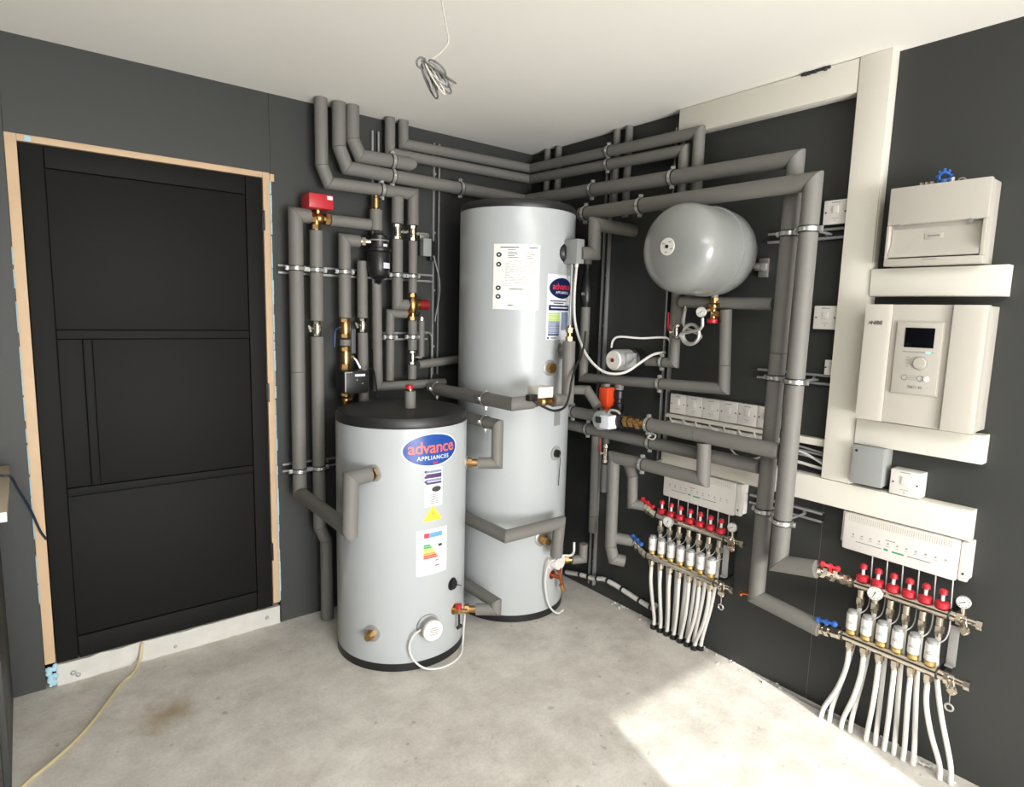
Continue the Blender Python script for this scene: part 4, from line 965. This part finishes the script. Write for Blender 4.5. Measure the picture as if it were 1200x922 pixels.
for y, z in ((-2.002, 1.809), (-2.199, 1.809)):
    b = B(); b.cyl((-.1115, y, z), (-.108, y, z), .006, n=10); b.out('cover_screw', 'zincd', t)
b = B(); b.box((-.1104, -2.08, 1.6975), (-.1098, -2.12, 1.7)); b.out('pull_mark', 'inklight', t)
G6 = 'cable glands on top of the fuse box'
for y, gl in ((-2.035, 'leftmost'), (-2.05, 'middle'), (-2.064, 'rightmost')):
    b = B(); b.cyl((-.05, y, 1.930), (-.05, y, 1.944), .005, n=8); b.cyl((-.05, y, 1.936), (-.05, y, 1.948), .0065, n=6)
    tag(b.out('cable_gland', 'chrome'), f'{gl} of three tiny metal glands on the fuse box top', 'gland', G6)
t = thing('conduit_bush', 'bright blue fluted collar standing on the fuse box top', 'collar', (-.06, -2.10, 1.930))
b = B(); b.cyl((-.06, -2.10, 1.930), (-.06, -2.10, 1.948), .013, n=12); b.out('bush_neck', 'blue', t)
b = B(); b.torus((-.06, -2.10, 1.956), (1, .2, .3), .014, .005, 18, 8)
for k in range(8):
    a = k*PI/4; b.sphere(V((-.062, -2.10+.019*math.cos(a), 1.958+.019*math.sin(a))), .0055, 8)
b.out('fluted_ring', 'blue', t)
b = B(); b.cyl((-.055, -2.122, 1.930), (-.055, -2.122, 1.952), .006, n=8); tag(b.out('cable_gland', 'pvc2'), 'small white gland beside the blue collar on the fuse box', 'gland')
b = B(); b.torus((-.055, -2.148, 1.936), (1, 0, .6), .011, .003, 16, 6); tag(b.out('cable_gland', 'zincd'), 'grey ring gland right of the blue collar on the fuse box', 'gland')

# ------------------------------------------------------------------ heating controller
t = thing('heating_controller', 'wide cream heating controller with a black screen', 'controller', (-.065, -2.105, 1.168))
B().box((-.001, -1.9395, 1.170), (-.100, -2.271, 1.554), .004).out('rear_casing', 'cream', t)
def slab(y0, y1, z0, z1, x, ch, name, mt='cream'):
    b = B(); xb = -.1005
    pr = [(xb, y0), (x, y0), (x, y1+ch), (x+ch*.5, y1), (xb, y1)]
    b.add([(px, py, z0) for px, py in pr]+[(px, py, z1) for px, py in pr], [(i, (i+1) % 5, 5+(i+1) % 5, 5+i) for i in range(5)]+[(0, 1, 2, 3, 4), (5, 6, 7, 8, 9)])
    return b.out(name, mt, t)
lp_ = slab(-1.937, -2.0165, 1.168, 1.556, -.131, .012, 'left_cover')
slab(-2.0175, -2.187, 1.168, 1.556, -.119, .001, 'centre_cover')
slab(-2.188, -2.274, 1.168, 1.556, -.131, .016, 'right_cover')
b = B(); text_geo(b, 'NIBE', .017, lambda u, v: V((-.1313, -1.975-u, 1.490+v)), 0, 'CENTER', .0006)
b.add([(-.1313, -1.948, 1.490), (-.1313, -1.954, 1.502), (-.1313, -1.960, 1.490), (-.1313, -1.957, 1.490), (-.1313, -1.954, 1.496), (-.1313, -1.951, 1.490)], [(0, 1, 4, 5), (1, 2, 3, 4)]); b.out('maker_print', 'ink', lp_)
b = B()
b.box((-.1192, -2.033, 1.268), (-.123, -2.168, 1.503), .0015); pn = b.out('control_panel', 'creamd', t)
B().box((-.1225, -2.036, 1.271), (-.127, -2.165, 1.500), .002).out('panel_face', 'cream', pn)
B().box((-.1265, -2.062, 1.420), (-.1285, -2.145, 1.483), .0006).out('display_screen', 'screen', pn)
B().box((-.1268, -2.060, 1.4045), (-.1278, -2.150, 1.4070)).out('display_line', 'inklight', pn)
B().box((-.1270, -2.126, 1.4040), (-.1284, -2.140, 1.4080)).out('status_light', 'led', pn)
b = B(); b.lathe([(0, .0205), (.003, .0205), (.003, .0175), (.009, .0165), (.0095, .001)], (-.1268, -2.113, 1.371), (-1, 0, 0), 24); b.out('control_knob', 'cream', pn)
b = B(); b.torus((-.1275, -2.113, 1.371), xv, .0205, .0014, 24, 6); b.torus((-.1275, -2.073, 1.322), xv, .0085, .001, 18, 6); b.torus((-.1275, -2.118, 1.322), xv, .0085, .001, 18, 6)
for z in (1.388, 1.378, 1.368, 1.358): b.box((-.1276, -2.072, z), (-.127, -2.082, z+.0014))
for z in (1.328, 1.322, 1.316): b.box((-.1276, -2.084, z), (-.127, -2.108, z+.0012))
text_geo(b, 'SMO 40', .0125, lambda u, v: V((-.1274, -2.105-u, 1.289+v)), 0, 'CENTER', .0003)
b.out('panel_print', 'inklight', pn)
b = B(); b.lathe([(0, .009), (.003, .008), (.0035, .001)], (-.1268, -2.135, 1.322), (-1, 0, 0), 16); b.out('round_button', 'pvc2', pn)

# ------------------------------------------------------------------ wiring centres
def wiring_centre(label, y0, y1, z0, z1):
    t = thing('wiring_centre', label, 'wiring centre', (-.03, (y0+y1)/2, z0), 'white wiring centres')
    B().box((-.001, y0, z0+.01), (-.03, y1, z1), .003).out('rear_casing', 'pvc2', t)
    b = B(); x = -.062
    b.box((-.0305, y0-.012, z0), (x, y1+.028, z1-.002), .010); fr = b.out('front_cover', 'pvc2', t)
    B().box((-.0305, y1+.027, z0+.004), (x+.010, y1, z1-.004), .006).out('end_cover', 'pvc2', t)
    B().box((-.0305, y0, z0+.02), (x+.02, y0-.0115, z1-.004), .003).out('end_cover', 'pvc2', t)
    W = y0-y1
    b = B()
    n = 48
    for k in range(n):
        y = y0-.03-(W-.08)*k/(n-1); b.box((x-.0006, y, z1-.030), (x+.002, y-.0016, z1-.008))
    o = b.out('ventilation_ribs', 'creamd', t); o['kind'] = 'stuff'
    for k in range(11):
        y = y0-.05-(W-.11)*k/10; b = B(); b.lathe([(0, .0032), (.0012, .003), (.0013, .0003)], (x+.0002, y, z0+.062), (-1, 0, 0), 8); b.out('indicator_lamp', 'zincd', t)
    b = B()
    for k in range(11):
        y = y0-.05-(W-.11)*k/10; b.box((x-.0003, y+.006, z0+.052), (x+.001, y-.006, z0+.0532))
    b.box((x-.0003, y0-.06, z0+.037), (x+.001, y0-.145, z0+.0395)); b.box((x-.0003, y0-.225, z0+.037), (x+.001, y0-.295, z0+.0400))
    b.box((x-.0003, y0-.155, z0+.072), (x+.001, y0-.185, z0+.0745)); b.out('print_marks', 'inklight', t)
    b = B(); b.box((x-.0004, y0-.152, z0+.036), (x+.001, y0-.166, z0+.043)); b.box((x-.0004, y0-.178, z0+.035), (x+.001, y0-.215, z0+.041)); b.out('maker_print', 'green', t)
    b = B(); b.cyl((x+.009, y1+.013, z0+.03), (x+.0115, y1+.013, z0+.03), .004, n=8); b.out('cover_screw', 'ink', t)
    B().box((x+.0085, y1+.022, z0+.05), (x+.0115, y1+.006, z0+.07), .001).out('cover_latch', 'pvc2', t)
wiring_centre('white wiring centre above the left manifold', -1.086, -1.492, .668, .8135)
wiring_centre('white wiring centre above the right manifold', -1.893, -2.288, .676, .8135)

# ------------------------------------------------------------------ manifolds
ORD = ['first', 'second', 'third', 'fourth', 'fifth', 'sixth', 'seventh']
def manifold(label, side, n, ya, yb, zf, zr, g_wire, g_pipe, ends):
    """flow bar (red meters) at x=-.08, return bar (white actuators) at x=-.13, ports from ya to yb"""
    xf, xr = -.08, -.132
    st = (yb-ya)/(n-1)
    yl, yr = ya+.035, yb-.04
    t = thing('heating_manifold', label, 'manifold', (-.1, (ya+yb)/2, zr-.06), 'underfloor heating manifolds')
    b = B(); b.cyl((xf, yl, zf), (xf, yr, zf), .0165, n=16); b.out('flow_bar', 'chrome', t)
    b = B(); b.cyl((xr, yl, zr), (xr, yr, zr), .0165, n=16); b.out('return_bar', 'chrome', t)
    for k in range(n):
        y = ya+st*k
        b = B(); b.lathe([(.0, .012), (.004, .0205), (.020, .0205), (.023, .017), (.026, .008)], (xf, y, zf+.014), zv, 14, 0)
        b.cyl((xf, y, zf+.036), (xf, y, zf+.062), .0055, n=10, m=1)
        b.lathe([(0, .006), (.002, .0125), (.014, .0115), (.019, .006)], (xf, y, zf+.060), zv, 12, 0)
        b.out('flow_meter', ['rednut', 'pex'], t)
        b = B(); b.cyl((xf, y, zf-.016), (xf, y, zf-.045), .012, n=12); b.hexn((xf, y, zf-.045), (xf, y, zf-.068), .0155); b.cyl((xf, y, zf-.068), (xf, y, zf-.082), .011, n=12); b.out('flow_outlet', 'chrome', t)
        b = B(); b.lathe([(0, .012), (.004, .0165), (.016, .0165), (.018, .013)], (xr, y, zr+.016), zv, 14); b.out('actuator_collar', 'gold', t)
        b = B(); b.lathe([(0, .015), (.003, .0185), (.055, .0185), (.058, .0175)], (xr, y, zr+.034), zv, 18); ac_ = b.out('actuator', 'pvc2', t)
        b = B(); b.lathe([(0, .0165), (.010, .0155), (.013, .010)], (xr, y, zr+.092), zv, 14); b.out('actuator_top', 'greybox', ac_)
        b = B(); b.box((xr-.0192, y+.010, zr+.060), (xr-.0180, y-.010, zr+.0615)); b.box((xr-.0192, y+.008, zr+.066), (xr-.0180, y-.008, zr+.067)); b.out('actuator_print', 'inklight', ac_)
        b = B(); b.hexn((xr, y, zr-.014), (xr, y, zr-.034), .0155); b.cyl((xr, y, zr-.034), (xr, y, zr-.046), .011, n=12); b.out('return_outlet', 'chrome', t)
    # brackets
    for y in (ya+.024, yb-.024):
        b = B(); b.box((-.001, y+.008, zr-.045), (-.006, y-.008, zf+.03), .001)
        b.box((-.006, y+.007, zf-.004), (xf+.01, y-.007, zf+.004)); b.box((-.006, y+.007, zr-.004), (xr+.01, y-.007, zr+.004))
        b.torus((xf, y, zf), yv, .018, .003, 18, 6); b.torus((xr, y, zr), yv, .018, .003, 18, 6)
        b.out('wall_bracket', 'black', t)
    # gauges
    gauge(t, (xf-.045, ya-.072 if n == 7 else ya-.06, zf+.004), (-1, -.1, .1), .024, 1.2, 'thermometer')
    gauge(t, (xf-.012, yr-.018, zf+.060), (-1, -.1, .1), .020, .5, 'pressure_gauge')
    b = B(); b.cyl((xf-.005, yr-.018, zf+.05), (xf, yr-.018, zf+.012), .007, n=8); b.out('gauge_stem', 'chrome', t)
    # end valves
    for x, z, zz in ((xf, zf, 1), (xr, zr, -1)):
        b = B(); b.cyl((x, yr, z), (x, yr-.030, z), .014); b.hexn((x, yr-.004, z), (x, yr-.016, z), .022); b.cyl((x, yr-.020, z), (x-.03, yr-.034, z-.018), .010, n=10); b.cyl((x-.03, yr-.034, z-.018), (x-.036, yr-.036, z-.022), .014, n=12)
        b.cyl((x, yr-.02, z), (x, yr-.065, z), .010); b.hexn((x, yr-.056, z), (x, yr-.072, z), .016); b.out('end_valve', 'chrome', t)
        b = B(); b.tube([(x-.01, yr-.014, z-.012), (x-.012, yr-.016, z-.03), (x-.022, yr-.03, z-.038), (x-.03, yr-.042, z-.03)], .004, 6); b.out('hose_cap', 'chrome', t)
    b = B(); b.box((xf-.03, yr+.004, zr+.03), (xf-.024, yr-.022, zf-.02), .002); b.box((xr+.01, yr+.004, zr+.028), (xf-.024, yr-.018, zr+.034), .001); b.out('spacer_plate', 'zincd', t)
    b = B(); b.torus((xr-.02, yr-.03, zr-.085), xv, .011, .003, 18, 6); b.tube([(xr-.018, yr-.028, zr-.04), (xr-.019, yr-.029, zr-.074)], .0015, 6, 0, 0); b.out('key_ring', 'zinc', t)
    # isolation valves on the supply ends
    for (x, z, hm, py, px, pz, nm) in ((xf, zf, 'red', ends[0][1], ends[0][0], ends[0][2], 'red_isolation_valve'), (xr, zr, 'blue', ends[1][1], ends[1][0], ends[1][2], 'blue_isolation_valve')):
        A_ = V((px, py, pz)); Z_ = V((x, yl, z)); D = (Z_-A_)
        b = B(); b.cyl(A_, Z_, .013, n=12); o = b.out(nm, 'chrome', t)
        for f_, rr_ in ((.18, .021), (.45, .023), (.74, .020), (.95, .021)):
            c = A_+D*f_; b = B(); b.hexn(c-D.normalized()*.008, c+D.normalized()*.008, rr_); b.out('union_nut', 'chrome', o)
        c = A_+D*.42; b = B(); b.cyl(c, c+V((-.012, 0, .034)), .006, n=8)
        ax = D.normalized(); c2 = c+V((-.012, 0, .034))
        vs_ = [c2+ax*u_+V((-.6, 0, .2)).normalized()*v_*.013+V((0, 0, .005))*s for s in (-1, 1) for u_, v_ in ((-.03, .6), (-.03, -.6), (0, -1), (.03, -.6), (.03, .6), (0, 1))]
        b.add(vs_, [(0, 1, 2, 3, 4, 5), (6, 7, 8, 9, 10, 11)]+[(i, (i+1) % 6, 6+(i+1) % 6, 6+i) for i in range(6)])
        for u_ in (-.03, 0, .03): b.sphere(c2+ax*u_, .0115, 8)
        b.out('butterfly_handle', hm, o)
    # wires from the wiring centre down to the actuators
    for k in range(n):
        y = ya+st*k; b = B()
        b.tube([(-.045, y-.012, .682), (-.05, y-.016, zf+.03), (-.052, y-.020, zf-.05), (-.066, y-.018, zr+.095), (xr+.030, y-.010, zr+.085), (xr+.017, y-.003, zr+.080)], .0021, 6)
        tag(b.out('actuator_wire', 'cable'), f'{ORD[k]} thin white wire from the left dropping behind the red meters of the {side} manifold', 'wire', g_wire)
    return xf, xr, st
A1, B1 = -1.113, -1.425
xf, xr, st = manifold('seven port heating manifold with red meters, nearer the room corner', 'left', 7, A1, B1, .572, .388, 'wires of the left manifold', 'tubes under the left manifold', ((-.09, -1.018, .601), (-.12, -.985, .421)))
A2, B2 = -1.995, -2.238
manifold('six port heating manifold with red meters, at the right edge', 'right', 6, A2, B2, .570, .388, 'wires of the right manifold', 'tubes under the right manifold', ((-.19, -1.878, .614), (-.125, -1.878, .374)))
def ufh(side, n, ya, yb, zf, zr, ybot, xbot, grp, clip):
    st = (yb-ya)/(n-1)
    for k in range(n):
        y = ya+st*k
        for x, ztop, yo, xo in ((-.132, zr-.044, 0, 0), (-.08, zf-.08, -.019 if side == 'left' else -.030, .022 if side == 'left' else .004)):
            yt = ybot[k]+yo; b = B(); xb = xbot+(-.0 if x < -.1 else xo)
            pts = [(x, y, ztop), (x+(.004 if x < -.1 else 0), y+(yt-y)*.06, ztop-(ztop)*.22), (x+(xb-x)*.45, y+(yt-y)*.38, ztop*.48), (xb, yt+(y-yt)*.1, ztop*.15), (xb, yt, 0.002)]
            b.tube(pts, .0083, 10)
            t = thing('heating_tube', f'{ORD[k]} white heating tube from the left in the {"front" if x < -.1 else "rear"} row under the {side} manifold', 'tube', (xb, yt, 0), grp)
            b.out('tube', 'pex', t)
            if clip:
                b = B(); b.lathe([(0, .0155), (.016, .0145), (.020, .0092)], (xb, yt, 0.0), zv, 10); b.out('floor_collar', 'black', t)
ufh('left', 7, A1, B1, .572, .388, [-1.088-.0385*k for k in range(7)], -.058, 'white tubes of the left manifold', True)
ufh('right', 6, A2, B2, .570, .388, [-1.898, -1.972, -2.058, -2.118, -2.178, -2.288], -.072, 'white tubes of the right manifold', False)

# ------------------------------------------------------------------ loose conduit, cables, cabinet
t = thing('floor_conduit', 'white conduit with black clips along the wall foot left of the manifold', 'conduit', (-.035, -.75, .03))
cp = [(-.035, -.45, .050), (-.035, -.56, .075), (-.035, -.66, .090), (-.035, -.73, .112), (-.035, -.80, .112), (-.035, -.90, .100), (-.035, -1.0, .088), (-.035, -1.06, .085), (-.045, -1.085, .115)]
b = B(); b.tube(cp, .0125, 12); b.out('conduit', 'pex', t)
sp = smooth_path([V(p) for p in cp], 8)
for i in (8, 13, 19, 28, 37, 46, 54):
    if i+1 < len(sp):
        b = B(); d = (sp[i+1]-sp[i]).normalized(); b.lathe([(-.005, .0127), (-.005, .0155), (.005, .0155), (.005, .0127)], sp[i], d, 14); b.box(sp[i]+V((.010, -.004, -.004)), sp[i]+V((.034, .004, .004))); b.out('conduit_clip', 'black', t)
rr = random.Random(11)
b = B()
for k in range(70):
    y = -.75-rr.random()*1.75; x = -.005-abs(rr.gauss(0, .018)); q = rr.uniform(.003, .009); n0 = len(b.v)
    b.sphere((x, y, q*.3), q, 6, 0, rr.uniform(.5, .8), (rr.random(), rr.random(), 1))
    for v in b.v[n0:]: v += V((rr.uniform(-1, 1), rr.uniform(-1, 1), rr.uniform(-.5, .5)))*q*.22
o = tag(b.out('mortar_grit', 'sill'), 'pale mortar grit scattered along the foot of the right wall', 'grit'); o['kind'] = 'stuff'
b = B(); b.tube([(-.018, -1.66, .004), (-.022, -1.75, .006), (-.028, -1.82, .005), (-.03, -1.90, .006), (-.03, -2.0, .005)], .005, 8)
tag(b.out('loose_cable', 'cablegrey'), 'grey cable lying along the foot of right wall', 'cable')
b = B()
for k in range(8):
    a = k*.8; b.tube([(-.04+.012*math.cos(a), -2.215+.02*math.sin(a)-.004*k, .006+.006*(k % 3)), (-.04+.01*math.cos(a+1), -2.22+.024*math.sin(a+1)-.004*k, .014), (-.04+.012*math.cos(a+2), -2.22+.02*math.sin(a+2)-.004*k, .006)], .0028, 6, 0, 3)
tag(b.out('swarf_curl', 'pex'), 'small tangle of white plastic swarf by the last tubes', 'swarf')
b = B(); b.tube([(-2.052, -.004, .086), (-2.056, -.012, .072), (-2.066, -.03, .03), (-2.085, -.06, .009), (-2.11, -.10, .0065), (-2.15, -.145, .0065), (-2.215, -.27, .0065), (-2.292, -.40, .0065), (-2.377, -.50, .0065), (-2.44, -.56, .0065), (-2.55, -.70, .0065)], .0063, 8)
tag(b.out('floor_cable', 'yellowcable'), 'dusty yellow cable running from the door sill across the floor', 'cable')
# base unit with worktop at the left edge
t = thing('base_cabinet', 'black base cabinet at the left picture edge', 'cabinet', (-2.77, -.28, 0))
B().box((-3.055, -.555, .0), (-2.495, -.006, .872), .001).out('carcass', 'cabinet', t)
B().box((-2.4945, -.553, .0), (-2.477, -.008, .868), .002).out('cabinet_door', 'cabinet', t)
t = thing('worktop', 'pale wood worktop with white cut edge on the black cabinet', 'worktop', (-2.74, -.325, .872))
B().box((-3.055, -.640, .8725), (-2.432, -.006, .900), .001).out('worktop_board', 'wood_top', t)
B().box((-3.055, -.645, .8725), (-2.432, -.6405, .900), .0005).out('edge_strip', 'pvc2', t)
b = B(); b.tube([(-2.62, -.12, .9045), (-2.53, -.15, .9045), (-2.455, -.18, .9045), (-2.428, -.175, .893), (-2.412, -.13, .838), (-2.384, -.06, .742), (-2.360, -.025, .644), (-2.344, -.006, .601)], .0042, 8)
tag(b.out('trailing_cable', 'darkbluecable'), 'dark cable trailing from the worktop to the door edge', 'cable')
# pendant cable with coiled tail
t = thing('pendant_cable', 'thin white cable hanging from the ceiling with a bundled coil at its end', 'cable', (-1.52, -1.45, 2.04))
b = B(); b.tube([(-1.535, -1.45, 2.3995), (-1.515, -1.45, 2.27), (-1.500, -1.45, 2.205), (-1.490, -1.45, 2.164), (-1.505, -1.45, 2.137), (-1.530, -1.45, 2.113), (-1.545, -1.45, 2.104)], .0018, 6, 0, 4); b.out('cable_drop', 'cablewarm', t)
rr = random.Random(2)
for k in range(14):
    ang = math.radians(rr.uniform(-62, -20)); L = rr.uniform(.045, .088); wd = rr.uniform(.006, .013)
    e = V((math.cos(ang), rr.uniform(-.25, .25), math.sin(ang))).normalized(); e2 = e.cross(V((0, 1, 0))).normalized()
    o0 = V((-1.562+rr.uniform(-.006, .014), -1.45+rr.uniform(-.014, .014), 2.092+rr.uniform(-.006, .008)))
    ph = rr.uniform(0, PI); b = B(); pts = []
    for i in range(13):
        a = 2*PI*i/12
        pts.append(o0+e*L*(.5-.5*math.cos(a))+(e2*math.cos(ph)+V((0, 1, 0))*math.sin(ph))*wd*math.sin(a))
    b.tube(pts, .0024, 6, 0, 3); b.out('cable_loop', ('coilshade', 'cablegrey', 'coilshade', 'cablewarm')[k % 4], t)
b = B(); b.torus((-1.566, -1.45, 2.092), (.3, 1, .2), .012, .0024, 20, 6); b.out('cable_loop', 'coilshade', t)
b = B(); b.tube([(-1.50, -1.452, 2.078), (-1.488, -1.456, 2.062), (-1.474, -1.45, 2.060)], .0024, 6, 0, 3); b.out('cable_tail', 'cablegrey', t)
